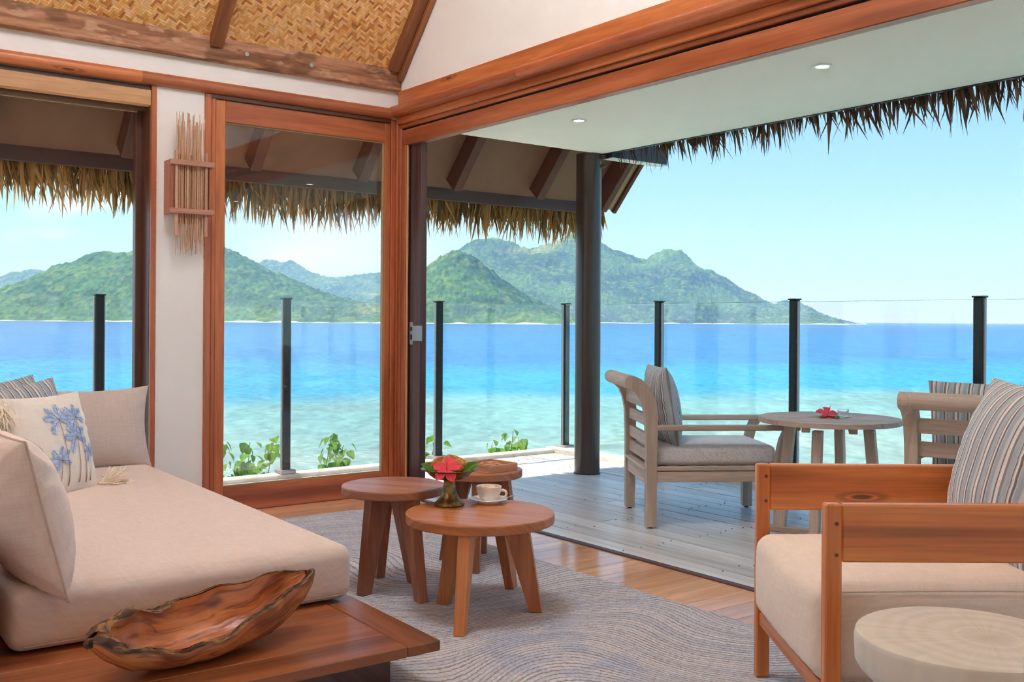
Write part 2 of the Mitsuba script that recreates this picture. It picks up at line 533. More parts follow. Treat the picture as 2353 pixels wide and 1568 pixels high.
def pale_fn(p, n, uv):
    dx, dy = p.x - 4.475, p.y + 1.25
    r = dr.sqrt(dx * dx + dy * dy)
    a = dr.atan2(dy, dx)
    ring = r * (1 + 0.12 * noise(dr.cos(a) * 2 + 4, dr.sin(a) * 2 + 4)) * 42 + 1.4 * noise(p.x * 9, p.y * 9, p.z * 3)
    t = 0.5 + 0.5 * dr.sin(ring * 3.0 + 3 * noise(ring, 1.0))
    ray = noise(a * 14, r * 3)
    c = mix(lin(208, 204, 192), lin(194, 188, 174), 0.5 * t + 0.3 * noise(p.x * 22, p.y * 22, p.z * 5))
    c = mix(c, lin(172, 160, 140), smoothstep(0.05, 0.0, r) * 0.5)
    return c * (0.95 + 0.1 * ray)


principled('wood_pale', proc(pale_fn), 0.5, 0.4)


def bowl_fn(p, n, uv):
    u, v = uv.x, uv.y
    vv = v + 0.05 * noise(u * 6, v * 8)
    g = fbm(u * 7 + 3, vv * 70, 0.0, 3)
    c = mix(lin(186, 112, 66), lin(146, 80, 44), smoothstep(0.3, 0.7, g))
    blot = fbm(u * 9, vv * 14, 5.0, 4)
    c = mix(c, lin(92, 50, 34), smoothstep(0.52, 0.70, blot) * 0.5)
    c = mix(c, lin(208, 140, 84), smoothstep(0.58, 0.74, fbm(u * 6 + 20, vv * 16, 1.0, 3)) * 0.55)
    crack = 1 - smoothstep(0.0, 0.05, dr.abs(fbm(u * 5 + 40, vv * 22, 2.0, 3) - 0.46))
    return mix(c, lin(48, 30, 22), crack * smoothstep(0.45, 0.6, noise(u * 14, v * 20, 3.0)) * 0.5)


principled('bowl_wood', proc(bowl_fn), 0.36, 0.5, coat=0.25, bump=lambda p, n, uv: 0.0022 * fbm(uv.x * 22, uv.y * 60, 0.0, 4), eps=8e-4)


def bark_fn(p, n, uv):
    g = fbm(uv.x * 38, uv.y * 180, 0.0, 4)
    c = mix(lin(150, 112, 78), lin(86, 64, 52), smoothstep(0.32, 0.62, g))
    return mix(c, lin(50, 40, 38), smoothstep(0.5, 0.68, fbm(uv.x * 16 + 5, uv.y * 60, 3.0, 3)) * 0.8)


principled('bowl_bark', proc(bark_fn), 0.85, 0.2, bump=lambda p, n, uv: 0.004 * fbm(uv.x * 60, uv.y * 260, 0.0, 3), eps=6e-4)


def sea_fn(p, n, uv):
    d = -0.795 * (p.x - 5.5) + 0.606 * (p.y + 3.3)
    s = 0.606 * p.x + 0.795 * p.y
    wob = (fbm(s * 0.02, d * 0.012, 3.0, 3) - 0.5) * 70
    c = mix(lin(124, 154, 146), lin(100, 148, 146), smoothstep(60.0, 110.0, d + wob))
    reef = smoothstep(0.48, 0.66, fbm(s * 0.05 + 9, d * 0.09, 1.0, 4))
    c = mix(c, lin(88, 122, 118), reef * 0.5 * (1 - smoothstep(115.0, 150.0, d + wob * 0.5)))
    c = mix(c, lin(20, 128, 164), smoothstep(112.0, 150.0, d + wob))
    c = mix(c, lin(26, 98, 156), smoothstep(170.0, 300.0, d + wob * 1.5))
    c = mix(c, lin(30, 88, 146), smoothstep(400.0, 1500.0, d))
    chop = noise(s * 1.5 + noise(d * 0.6, s * 0.5) * 2, d * 0.5)
    chop2 = noise(s * 0.25, d * 0.07)
    return c * (0.70 + 0.36 * chop + 0.20 * chop2)


def sea_bump(p, n, uv):
    x, y = uv.x, uv.y
    return 0.20 * noise(x * 1.3 + y * 0.4, y * 1.5) + 0.10 * noise(x * 3.4, y * 2.9 + 5) + 0.03 * noise(x * 8, y * 7)


principled('sea_water', proc(sea_fn), 0.22, 0.5, bump=sea_bump, eps=0.15)


def hill_fn(p, n, uv):
    kr = noise(p.x * 0.11, p.y * 0.11, p.z * 0.11)
    kb = noise(p.x * 0.045 + 9, p.y * 0.045, p.z * 0.05)
    g = fbm(p.x * 0.004, p.y * 0.004, p.z * 0.01, 4)
    c = mix(lin(44, 84, 44), lin(72, 114, 54), smoothstep(0.35, 0.65, g))
    c = mix(c, lin(104, 130, 62), smoothstep(0.5, 0.8, kb) * 0.5)
    c = mix(c, lin(132, 146, 80), smoothstep(0.64, 0.74, fbm(p.x * 0.0028 + 5, p.y * 0.0028, p.z * 0.006, 3)) * 0.6)
    return c * (0.55 + 0.8 * kr)


principled('hill_forest', proc(hill_fn), 0.9, 0.15)
principled('sand', lin(232, 214, 176), 0.9, 0.2)
scene['lantern_shade'] = {'type': 'twosided', 'nested_bsdf': {'type': 'diffuse', 'reflectance': rgb((0.75, 0.7, 0.6))}}

# ------------------------------------------------------------------ the room
X1, Y1 = 7.6, -6.4                       # far ends of the room behind the camera
SL, Z0 = 1.11, 2.62                      # roof slope and its height over the left wall
WH = 2.42


def quadbox(v, key, mat, **kw):
    return put(key, hullmesh(v), mat, False, **kw)


struct('floor', 'polished warm brown timber floor boards running out from the glazed wall')
box('floor', (-0.02, Y1, -0.12), (X1, 0.0, -0.016), 'wood_dark', ch=0.002)
bw = 0.128
xs = np.arange(0.0, X1, bw)
for i, x in enumerate(xs):
    cut = -2.4 - 1.7 * ((i * 0.618) % 1.0)
    for a, b in ((Y1, cut), (cut, -0.012)):
        v, f = cbox((bw - 0.0015, b - a - 0.0015, 0.016), 0.0012)
        put('floor__plank', (v + np.array([x + bw / 2, (a + b) / 2, -0.008]), f), 'wood_floor', False, grain_uv(v, 'y'))

struct('wall_left', 'white plaster wall with the glazed door and window, sconce on its pier')
put('wall_left', trimesh.boolean.union([trimesh.creation.box(bounds=[[-0.14, -1.512, -0.05], [0, -1.243, 2.45]]),
                                        trimesh.creation.box(bounds=[[-0.14, Y1, 2.36], [0, 0.02, 2.62]]),
                                        trimesh.creation.box(bounds=[[-0.14, Y1, -0.05], [0, -4.9, 2.45]])], engine='manifold'), 'plaster')
struct('wall_right', 'white gable wall above the wide opening to the deck')
ridge_x = X1 / 2
gp = Polygon([(0.02, 2.36), (X1, 2.36), (X1, Z0 + 0.02), (ridge_x, Z0 + SL * ridge_x), (0.02, Z0 + 0.04)])
g = extrude(gp, 0.12)
g.apply_transform(np.array([[1, 0, 0, 0], [0, 0, -1, 0.12], [0, 1, 0, 0], [0, 0, 0, 1.0]]))
g.fix_normals()
put('wall_right', g, 'plaster')
# unseen rear walls behind the camera, openings placed to let sky light in
struct('wall_back', 'unseen white wall behind the camera, its opening placed to let in sky light')
put('wall_back', trimesh.boolean.union([
    trimesh.creation.box(bounds=[[X1, Y1, -0.05], [X1 + 0.12, -2.6, 2.62]]), trimesh.creation.box(bounds=[[X1, -0.5, -0.05], [X1 + 0.12, 0.12, 2.62]]),
    trimesh.creation.box(bounds=[[X1, Y1, 2.3], [X1 + 0.12, 0.12, 2.62]])], engine='manifold'), 'plaster')
struct('wall_rear', 'unseen white gable wall behind the camera, its opening placed to let in sky light')
g = extrude(Polygon([(0, -0.05), (X1, -0.05), (X1, Z0 + 0.02), (ridge_x, Z0 + SL * ridge_x), (0, Z0 + 0.04)]).difference(sbox(0.8, 0.0, 3.0, 2.25)), 0.12)
g.apply_transform(np.array([[1, 0, 0, 0], [0, 0, -1, Y1], [0, 1, 0, 0], [0, 0, 0, 1.0]]))
g.fix_normals()
put('wall_rear', g, 'plaster')

# ceiling: woven bamboo matting between rafters on the left slope, plain boards beyond
struct('ceiling', 'pitched ceiling lined with golden woven bamboo matting between timber rafters')
sl = math.hypot(1, SL)
e_s = np.array([1 / sl, 0, SL / sl])      # up the slope
e_n = np.array([SL / sl, 0, -1 / sl])     # into the room
cs, ct = 0.013, 0.0011
O = np.array([0.0, 0.0, Z0])
put('ceiling', (np.array([O + (0, 0.12, 0.06), O + (0, Y1, 0.06), O + (ridge_x, Y1, 0.06 + SL * ridge_x), O + (ridge_x, 0.12, 0.06 + SL * ridge_x),
                          (X1, 0.12, Z0 + 0.06), (X1, Y1, Z0 + 0.06)]), np.array([[0, 2, 1], [0, 3, 2], [3, 4, 5], [3, 5, 2]])), 'ceiling_boards') if False else None
principled('ceiling_cane', lin(220, 184, 134), 0.5, 0.4, two=True)
put('ceiling', hullmesh([O + (-0.02, 0.0, 0.03), O + (-0.02, Y1, 0.03), O + (ridge_x, Y1, 0.03 + SL * ridge_x), O + (ridge_x, 0.0, 0.03 + SL * ridge_x),
                         O + (-0.02, 0.0, 0.08), O + (-0.02, Y1, 0.08), O + (ridge_x, Y1, 0.08 + SL * ridge_x), O + (ridge_x, 0.0, 0.08 + SL * ridge_x)]), 'ceiling_cane')
put('ceiling__slope', hullmesh([(X1, 0, Z0 + 0.03), (X1, Y1, Z0 + 0.03), (ridge_x, Y1, Z0 + 0.03 + SL * ridge_x), (ridge_x, 0, Z0 + 0.03 + SL * ridge_x),
                                (X1, 0, Z0 + 0.08), (X1, Y1, Z0 + 0.08), (ridge_x, Y1, Z0 + 0.08 + SL * ridge_x), (ridge_x, 0, Z0 + 0.08 + SL * ridge_x)]), 'ceiling_cane')
ang = math.radians(-24)
ea = np.array([0, math.cos(ang), 0]) + e_s * math.sin(ang)
eb = -np.array([0, math.sin(ang), 0]) + e_s * math.cos(ang)
tones = [lin(234, 184, 116), lin(222, 164, 92), lin(242, 198, 136), lin(208, 142, 76), lin(238, 192, 140), lin(182, 114, 62)]
tw = [0.3, 0.25, 0.18, 0.12, 0.11, 0.04]
for name, ya, yb in (('ceiling__woven_mat', -1.17, -0.10), ('ceiling__woven_mat', -2.95, -1.235)):
    V, F, C = [], [], []
    N = int(2.6 / cs)
    ca = O + e_s * 0.5 + np.array([0, (ya + yb) / 2, 0])
    ctone = rng.choice(6, size=(2, 4 * N), p=tw)
    for i in range(-N, N):
        for j in range(-N, N):
            k = (i + j) % 6
            if k == 0:
                d0, a0, a1, b0, b1 = 0, i, i + 3, j, j + 1
            elif k == 3:
                # column float: cells (i, j..j+2)
                d0, a0, a1, b0, b1 = 1, i, i + 1, j, j + 3
            else:
                continue
            c = ca + ea * cs * (a0 + a1) / 2 + eb * cs * (b0 + b1) / 2
            if not (ya - 0.02 < c[1] < yb + 0.02 and 0.0 < (c[2] - Z0) < 0.80):
                continue
            ha, hb = cs * (a1 - a0) / 2 - 0.0004, cs * (b1 - b0) / 2 - 0.0004
            base = c + e_n * (-0.0006)
            top = c + e_n * (ct * (0.8 + 0.8 * rng.random()))
            q = [base + sa * ha * ea + sb * hb * eb for sa, sb in ((-1, -1), (1, -1), (1, 1), (-1, 1))]
            w = 0.82
            q += [top + sa * ha * w * ea + sb * hb * w * eb for sa, sb in ((-1, -1), (1, -1), (1, 1), (-1, 1))]
            a = len(V)
            V += q
            F += [[a + 4, a + 6, a + 5], [a + 4, a + 7, a + 6]]
            for s in range(4):
                s2 = (s + 1) % 4
                F += [[a + s, a + 4 + s, a + 4 + s2], [a + s, a + 4 + s2, a + s2]]
            tn = ctone[d0][(b0 if d0 == 0 else a0) + 2 * N]
            if rng.random() < 0.22:
                tn = rng.choice(6, p=tw)
            col = np.array(tones[tn]) * (0.88 + 0.24 * rng.random())
            C += [col] * 8
    # faces towards the room
    V, F = np.array(V), np.array(F)
    nn = np.cross(V[F[0, 1]] - V[F[0, 0]], V[F[0, 2]] - V[F[0, 0]])
    if nn @ e_n < 0:
        F = F[:, ::-1]
    put(name, (V, F), 'bamboo', False, color=np.array(C), kind='stuff')


def rafter(key, y0, y1, d0, d1, x0, x1, mat, Mx=None, top=0.0, square=False):
    """sloping timber: from x0 to x1 under the roof plane, d0..d1 below it (measured along the normal)"""
    P0 = np.array([x0, 0, Z0 + SL * x0])
    P1 = np.array([x1, 0, Z0 + SL * x1])
    L = np.linalg.norm(P1 - P0)
    v, f = cbox((L, abs(y1 - y0), abs(d1 - d0)), 0.004)
    uv = grain_uv(v, 'x')
    c = (P0 + P1) / 2 + e_n * (d0 + d1) / 2 + np.array([0, (y0 + y1) / 2, 0])
    R = np.stack([e_s, [0, 1, 0], -e_n], 1)
    return put(key, (v @ R.T + c, f), mat, False, uv)


rafter('ceiling__rafter', -1.235, -1.165, -0.02, 0.055, 0.02, 1.4, 'wood_rafter')
rafter('ceiling__rafter', -0.10, -0.035, -0.02, 0.05, 0.045, 1.4, 'wood_rafter')
rafter('ceiling__rafter', -0.035, -0.004, -0.02, 0.075, 0.015, 1.4, 'wood_rafter')
rafter('ceiling__rafter', -2.95, -2.88, -0.02, 0.055, 0.02, 1.4, 'wood_rafter')

# timber trims, left wall
struct('trim_1', 'rough reddish wall plate beam under the woven ceiling')
box('trim_1', (-0.06, Y1, 2.535), (0.05, 0.0, 2.668), 'wood_rough', 'y', 0.006)
for y in (-0.62, -1.02):
    m = trimesh.creation.cylinder(0.012, 0.006, sections=14)
    m.apply_transform(mat4((0.05, y, 2.60), ry=math.pi / 2))
    put('trim_1__bolt', m, 'metal_grey', 30)


def rod(key, p, q, prof, mat, uvlen=True, **kw):
    """bar with the closed profile [(a, z)] swept from p to q (horizontal); a is the horizontal normal offset"""
    p, q = np.asarray(p, float), np.asarray(q, float)
    t = (q - p) / np.linalg.norm(q - p)
    nrm = np.array([t[1], -t[0], 0])
    prof = np.asarray(prof, float)
    n = len(prof)
    A = p + prof[:, :1] * nrm + prof[:, 1:] * np.array([0, 0, 1.0])
    B = A + (q - p)
    V = np.vstack([A, B])
    F = []
    for i in range(n):
        j = (i + 1) % n
        F += [[i, j, n + j], [i, n + j, n + i]]
    for i in range(1, n - 1):
        F += [[0, i + 1, i], [n, n + i, n + i + 1]]
    m = fixn(V, np.array(F))
    _board[0] += 1
    k = _board[0] * 41 % 997
    L = np.linalg.norm(q - p)
    s = np.concatenate([[0.0], np.cumsum(np.linalg.norm(np.diff(prof, axis=0), axis=1))])
    uv = np.vstack([np.stack([np.full(n, 10.0 * k - L / 2), s + 0.3 * k], 1), np.stack([np.full(n, 10.0 * k + L / 2), s + 0.3 * k], 1)])
    V2, F2 = np.array(m.vertices), np.array(m.faces)
    return put(key, (V2, F2), mat, kw.pop('smooth', False), uv, **kw)


def halfround(r, z, n=12, out=0.0):
    a = np.linspace(-np.pi / 2, np.pi / 2, n)
    return [(out + r * math.cos(t), z + r * math.sin(t)) for t in a] + [(0, z + r), (0, z - r)]


struct('trim_2', 'rounded red timber rail along the left wall above door and window')
zc = 2.391
pr = halfround(0.034, zc, 14, 0.016)
rod('trim_2__rail', (0.0, Y1, 0), (0.0, -1.60, 0), pr, 'wood_header')
rod('trim_2__rail', (0.0, -1.60, 0), (0.0, -0.052, 0), pr, 'wood_red')
box('trim_2__dark_slot_strip', (-0.02, -1.245, 2.333), (0.012, -0.06, 2.357), 'wood_dark', 'y', 0.002)  # dark strip stands for the dark slot above the door

# right wall header
struct('trim_3', 'deep timber header over the opening to the deck, with a rounded rail')
box('trim_3__board', (0.03, -0.014, 2.40), (X1, 0.0, 2.532), 'wood_header', 'x', 0.003)
pr = halfround(0.034, 2.404, 14, 0.03)
rod('trim_3__rail', (0.012, -0.012, 0), (1.32, -0.012, 0), [(a, z) for a, z in pr], 'wood_red')
rod('trim_3__rail', (1.32, -0.012, 0), (X1, -0.012, 0), [(a, z) for a, z in pr], 'wood_red')
box('trim_3__lower_board', (0.03, -0.020, 2.325), (X1, 0.03, 2.372), 'wood_header', 'x', 0.004)
box('trim_3__step_board', (0.03, -0.006, 2.298), (X1, 0.05, 2.325), 'wood_red', 'x', 0.003)
box('trim_3__track_groove', (0.03, 0.012, 2.285), (X1, 0.06, 2.298), 'rubber', 'x', 0.001)
box('trim_3__door_head', (0.03, -0.002, 2.190), (X1, 0.055, 2.286), 'wood_red', 'x', 0.004)
box('trim_3__seal_strip', (0.10, 0.055, 2.192), (X1, 0.062, 2.202), 'verge_paint', 'x', 0.001)
box('trim_3__outer_track', (0.10, 0.062, 2.204), (X1, 0.076, 2.37), 'rubber', 'x', 0.001)

# door 1: glazed door left of the corner post
d1 = struct('door_1', 'tall glazed door in a red timber frame beside the corner post')
box('door_1__jamb', (-0.13, -1.245, 0.0), (0.012, -1.207, 2.357), 'wood_red', 'z', 0.003)
box('door_1__jamb', (-0.13, -1.204, 0.0), (0.006, -1.181, 2.357), 'wood_red', 'z', 0.003)
box('door_1__stile', (-0.05, -1.180, 0.0), (0.0, -1.122, 2.333), 'wood_header', 'z', 0.003)
box('door_1__stile', (-0.05, -0.088, 0.0), (0.0, -0.048, 2.333), 'wood_header', 'z', 0.003)
box('door_1__rail', (-0.05, -1.122, 2.212), (-0.001, -0.088, 2.333), 'wood_red', 'y', 0.003)
box('door_1__rail', (-0.05, -1.122, 0.0), (-0.001, -0.088, 0.146), 'wood_red', 'y', 0.003)
box('door_1__bead', (-0.026, -1.122, 0.146), (-0.012, -0.088, 0.152), 'verge_paint', 'y', 0.001)
box('door_1__bead', (-0.026, -1.122, 2.206), (-0.012, -0.088, 2.212), 'verge_paint', 'y', 0.001)
box('door_1__bead', (-0.026, -0.094, 0.152), (-0.012, -0.088, 2.206), 'verge_paint', 'z', 0.001)
put('door_1__glass', (np.array([[-0.03, -1.13, 0.14], [-0.03, -0.08, 0.14], [-0.03, -0.08, 2.22], [-0.03, -1.13, 2.22]]), np.array([[0, 1, 2], [0, 2, 3]])), 'pane')

# window 1: open sliding window at the far left
struct('window_1', 'open sliding window behind the daybed with pale pelmet and dark frame')
box('window_1__pelmet', (-0.05, Y1, 2.247), (0.006, -1.54, 2.330), 'wood_pelmet', 'y', 0.003)
box('window_1__track', (-0.12, Y1, 2.330), (-0.004, -1.54, 2.350), 'wood_dark', 'y', 0.002)
box('window_1__head', (-0.14, Y1, 2.235), (-0.055, -1.54, 2.30), 'wood_dark', 'y', 0.002)
box('window_1__casing', (-0.02, -1.538, 0.0), (0.010, -1.510, 2.357), 'wood_red', 'z', 0.003)
box('window_1__jamb', (-0.14, -1.540, 0.0), (-0.02, -1.512, 2.357), 'wood_dark', 'z', 0.002)
box('window_1__stile', (-0.19, -1.575, 0.0), (-0.14, -1.50, 2.30), 'wood_dark', 'z', 0.003)
box('window_1__sill', (-0.14, -4.9, -0.02), (0.0, -1.54, 0.02), 'wood_dark', 'y', 0.003)
box('window_1__edge_strip', (-0.142, -4.9, 2.228), (-0.13, -1.57, 2.236), 'verge_paint', 'y', 0.001)

# corner post
struct('trim_4', 'corner post built of stepped red timber strips')
box('trim_4__strip', (-0.10, -0.047, 0.0), (0.010, -0.018, 2.357), 'wood_red', 'z', 0.003)
box('trim_4__strip', (-0.10, -0.018, 0.0), (0.030, 0.06, 2.357), 'wood_red', 'z', 0.003)
box('trim_4__strip', (0.030, -0.008, 0.0), (0.058, 0.024, 2.30), 'wood_red', 'z', 0.003)
box('trim_4__strip', (0.059, -0.002, 0.0), (0.106, 0.024, 2.192), 'wood_red', 'z', 0.003)
box('trim_4__strip', (0.1065, 0.004, 0.0), (0.116, 0.018, 2.192), 'wood_pelmet', 'z', 0.003)
# folded leaf edge outside the post, with the latch keeper
struct('door_2', 'dark outer stile of the opened deck door with a steel latch keeper')
box('door_2__stile', (0.060, 0.026, 0.0), (0.246, 0.070, 2.30), 'wood_stile', 'z', 0.004)
box('door_2__seal', (0.117, 0.0245, 0.0), (0.126, 0.0275, 2.19), 'rubber', 'z', 0.001)
box('door_2__latch', (0.128, 0.0215, 0.945), (0.165, 0.0265, 1.086), 'metal_grey', 'z', 0.001)
box('door_2__latch', (0.165, 0.0170, 0.968), (0.268, 0.0265, 1.064), 'metal_grey', 'z', 0.002)
box('door_2__latch', (0.136, 0.0205, 1.030), (0.156, 0.0235, 1.055), 'rubber', 'z', 0.0005)
box('door_2__latch', (0.136, 0.0205, 0.975), (0.156, 0.0235, 1.008), 'rubber', 'z', 0.0005)

# threshold
struct('trim_5', 'dark threshold strip between the floor and the deck')
box('trim_5', (0.0, -0.012, -0.03), (X1, 0.028, 0.006), 'wood_stile', 'x', 0.004)

# ------------------------------------------------------------------ deck
struct('deck', 'weathered grey timber deck boards outside the opening')
box('deck', (-1.05, 0.04, -0.25), (7.55, 2.09, -0.035), 'wood_dark', ch=0.002)
box('deck__joist_frame', (-1.05, -5.9, -0.25), (-0.16, 0.03, -0.035), 'wood_dark', ch=0.002)
dw = 0.1375
yb = 0.03
row = 0
nails = []
while yb < 2.08:
    y2 = min(yb + dw, 2.09)
    cuts = [-0.94] + {3: [1.42], 4: [2.95], 6: [1.0], 8: [2.3], 10: [0.2], 12: [0.95], 13: [3.3]}.get(row, []) + [7.55]
    for a, b in zip(cuts[:-1], cuts[1:]):
        L = b - a - 0.003
        h = 0.001 * rng.standard_normal()
        v, f = cbox((L, y2 - yb - 0.004, 0.034), 0.003)
        put('deck__board', (v + np.array([(a + b) / 2, (yb + y2) / 2, -0.017 + h * 0.5]), f), 'wood_deck', False, grain_uv(v, 'x'))
    for xj in np.arange(-0.75, 7.5, 0.55):
        for yy in (yb + 0.03, y2 - 0.03):
            if rng.random() < 0.35:
                continue
            nails.append((xj + 0.02 * rng.standard_normal(), yy + 0.008 * rng.standard_normal(), 0.0012))
    yb += dw
    row += 1
ms = []
for p in nails:
    c = trimesh.creation.cylinder(0.0036, 0.003, sections=7)
    c.apply_translation(p)
    ms.append(c)
put('deck__nail', cat(ms), 'nail_rust', False, kind='stuff')
yb = 0.03
while yb > -5.9:                              # side walk along the left wall
    y2 = yb - dw
    v, f = cbox((0.79, dw - 0.004, 0.034), 0.003)
    put('deck__board', (v + np.array([-0.545, (yb + y2) / 2, -0.017]), f), 'wood_deck', False, grain_uv(v, 'x'))
    yb -= dw
box('deck__kerb', (-1.06, -6.0, -0.05), (-0.945, 2.09, 0.030), 'kerb_paint', 'y', 0.006)
box('deck__kerb', (-1.06, 2.092, -0.05), (7.55, 2.25, 0.040), 'kerb_paint', 'x', 0.006)

# steep garden bank below the deck
struct('ground', 'green bank below the deck')
principled('bank_soil', lin(96, 104, 64), 0.9, 0.1)
put('ground', hullmesh([(-4, -14, -9), (14, -14, -9), (14, 6, -9), (-4, 6, -9), (-1.6, -10, -1.2), (12, -10, -1.2), (12, 2.6, -1.2), (-1.6, 2.6, -1.2)]), 'bank_soil')

# ------------------------------------------------------------------ roof outside
roof = struct('roof', 'thatched roof with brown rafters, fascia and drooping palm fringe')
XF = -0.52
put('roof__lining', hullmesh([(XF, -6.4, Z0 + SL * XF), (XF, 2.26, Z0 + SL * XF), (-0.14, 2.26, Z0 - 0.14 * SL), (-0.14, -6.4, Z0 - 0.14 * SL),
                              (XF, -6.4, Z0 + SL * XF + 0.03), (XF, 2.26, Z0 + SL * XF + 0.03), (-0.14, 2.26, Z0 - 0.14 * SL + 0.03), (-0.14, -6.4, Z0 - 0.14 * SL + 0.03)]), 'eave_paint')
xe = 0.9
put('roof__lining', hullmesh([(-0.14, 0.12, Z0 - 0.14 * SL), (-0.14, 2.26, Z0 - 0.14 * SL), (xe, 2.26, Z0 + xe * SL), (xe, 0.12, Z0 + xe * SL),
                              (-0.14, 0.12, Z0 - 0.14 * SL + 0.03), (-0.14, 2.26, Z0 - 0.14 * SL + 0.03), (xe, 2.26, Z0 + xe * SL + 0.03), (xe, 0.12, Z0 + xe * SL + 0.03)]), 'eave_paint')
for y in (-3.78, -3.03, -2.28, -1.55, -0.78, -0.03):
    rafter('roof__rafter', y - 0.035, y + 0.035, 0.0, 0.13, -0.475, -0.14, 'rafter_paint')
for y in (0.72, 1.47):
    rafter('roof__rafter', y - 0.035, y + 0.035, 0.0, 0.13, -0.475, 0.7, 'rafter_paint')
rafter('roof__verge_board', 2.205, 2.24, -0.02, 0.17, -0.50, 0.8, 'rafter_paint')
rafter('roof__verge_strip', 2.14, 2.205, 0.10, 0.145, -0.49, 0.8, 'verge_paint')
rafter('roof__rafter', 2.08, 2.14, 0.0, 0.165, -0.50, 0.8, 'rafter_paint')
box('roof__fascia', (-0.55, -6.4, 1.956), (-0.52, 2.25, 2.05), 'fascia_paint', 'y', 0.003)
# thatch cover (keeps the sun off), both slopes
principled('thatch_cover', proc(lambda p, n, uv: mix(lin(120, 96, 66), lin(90, 70, 48), fbm(p.x * 10, p.y * 26, p.z * 10, 3))), 0.95, 0.1)
th = 0.2
put('roof__thatch', hullmesh([(-0.60, -7.0, Z0 + SL * -0.6 + 0.04), (-0.60, 2.3, Z0 + SL * -0.6 + 0.04), (1.0, 2.3, Z0 + SL * 1.0 + 0.04), (1.0, -7.0, Z0 + SL * 1.0 + 0.04),
                              (-0.60, -7.0, Z0 + SL * -0.6 + 0.04 + th), (-0.60, 2.3, Z0 + SL * -0.6 + 0.04 + th), (1.0, 2.3, Z0 + SL + 0.04 + th), (1.0, -7.0, Z0 + SL + 0.04 + th)]), 'thatch_cover')
put('roof__thatch', hullmesh([(1.0, -7.0, Z0 + SL * 1.0 + 0.09), (1.0, 0.9, Z0 + SL * 1.0 + 0.09), (ridge_x, 0.9, Z0 + SL * ridge_x + 0.09), (ridge_x, -7.0, Z0 + SL * ridge_x + 0.09),
                              (1.0, -7.0, Z0 + SL * 1.0 + 0.3), (1.0, 0.9, Z0 + SL * 1.0 + 0.3), (ridge_x, 0.9, Z0 + SL * ridge_x + 0.3), (ridge_x, -7.0, Z0 + SL * ridge_x + 0.3)]), 'thatch_cover')
put('roof__thatch', hullmesh([(X1 + 0.6, -7.0, Z0 - 0.6), (X1 + 0.6, 0.9, Z0 - 0.6), (ridge_x, 0.9, Z0 + SL * ridge_x + 0.09), (ridge_x, -7.0, Z0 + SL * ridge_x + 0.09),
                              (X1 + 0.6, -7.0, Z0 - 0.4), (X1 + 0.6, 0.9, Z0 - 0.4), (ridge_x, 0.9, Z0 + SL * ridge_x + 0.3), (ridge_x, -7.0, Z0 + SL * ridge_x + 0.3)]), 'thatch_cover')

# flat soffit over the deck with recessed lights and a thatch skirt
struct('soffit', 'flat pale soffit over the deck with recessed lights')
put('soffit', trimesh.creation.box(bounds=[[0.125, 0.12, 2.30], [8.0, 1.62, 2.34]]), 'soffit_paint')
box('soffit__edge_strip', (0.125, 1.622, 2.296), (8.0, 1.652, 2.346), 'metal_black', 'x', 0.002)
put('roof__skirt_thatch', hullmesh([(0.3, 1.60, 2.42), (8.0, 1.60, 2.42), (8.0, 1.80, 2.40), (0.3, 1.80, 2.40), (0.3, 0.4, 3.7), (8.0, 0.4, 3.7), (8.0, 0.4, 3.4), (0.3, 0.4, 3.4)]), 'thatch_cover')


def fringe(key, n, a0, a1, axis, other, ztop, lo, hi, cols, lean, seed, wmin=0.008, wmax=0.026, out=1.0, label=None):
    """hanging palm leaflets: folded tapering blades in clumps"""
    r = np.random.default_rng(seed)
    V, F, C = [], [], []
    pos = a0 + (a1 - a0) * r.random(n)
    for a in pos:
        dens = meshkit.noise(np.array([[a * 7.0, seed, 0.5]]), 3)[0]
        big = meshkit.noise(np.array([[a * 2.2, seed, 9.5]]), 5)[0]
        L = (lo + (hi - lo) * r.random() ** 1.6) * (0.72 + 0.5 * dens) * (0.85 + 0.3 * big)
        w = wmin + (wmax - wmin) * r.random()
        tilt = lean + 0.16 * r.standard_normal()
        if r.random() < 0.04:
            tilt += r.choice([-1, 1]) * 0.5
        away = out * (0.10 + 0.22 * r.random())
        bend = 0.10 * r.standard_normal()
        off = other + out * abs(0.03 * r.standard_normal())
        z0 = ztop + 0.012 * r.standard_normal()
        k = 5
        t = np.linspace(0, 1, k)
        al = a + tilt * L * t + bend * L * t * t
        aw = off + away * L * (t - 0.35 * t * t)
        z = z0 - L * t
        ww = w * np.array([0.75, 1.0, 0.92, 0.6, 0.05])
        rot = r.uniform(-0.9, 0.9)
        base = len(V)
        col = np.array(cols[r.integers(len(cols))]) * (0.75 + 0.5 * r.random())
        for i in range(k):
            for s, fold in ((-1, 0.0), (0, 0.35), (1, 0.0)):
                da, dw_ = s * ww[i] / 2 * math.cos(rot), s * ww[i] / 2 * math.sin(rot) + fold * ww[i] * 0.4
                p = (al[i] + da, aw[i] + dw_) if axis == 'x' else (aw[i] + dw_, al[i] + da)
                V.append((p[0], p[1], z[i]))
                C.append(col)
            if i:
                b = base + 3 * i
                F += [[b - 3, b, b + 1], [b - 3, b + 1, b - 2], [b - 2, b + 1, b + 2], [b - 2, b + 2, b - 1]]
    return put(key, (np.array(V), np.array(F)), 'thatch_leaf', False, color=np.array(C), label=label, kind='stuff')


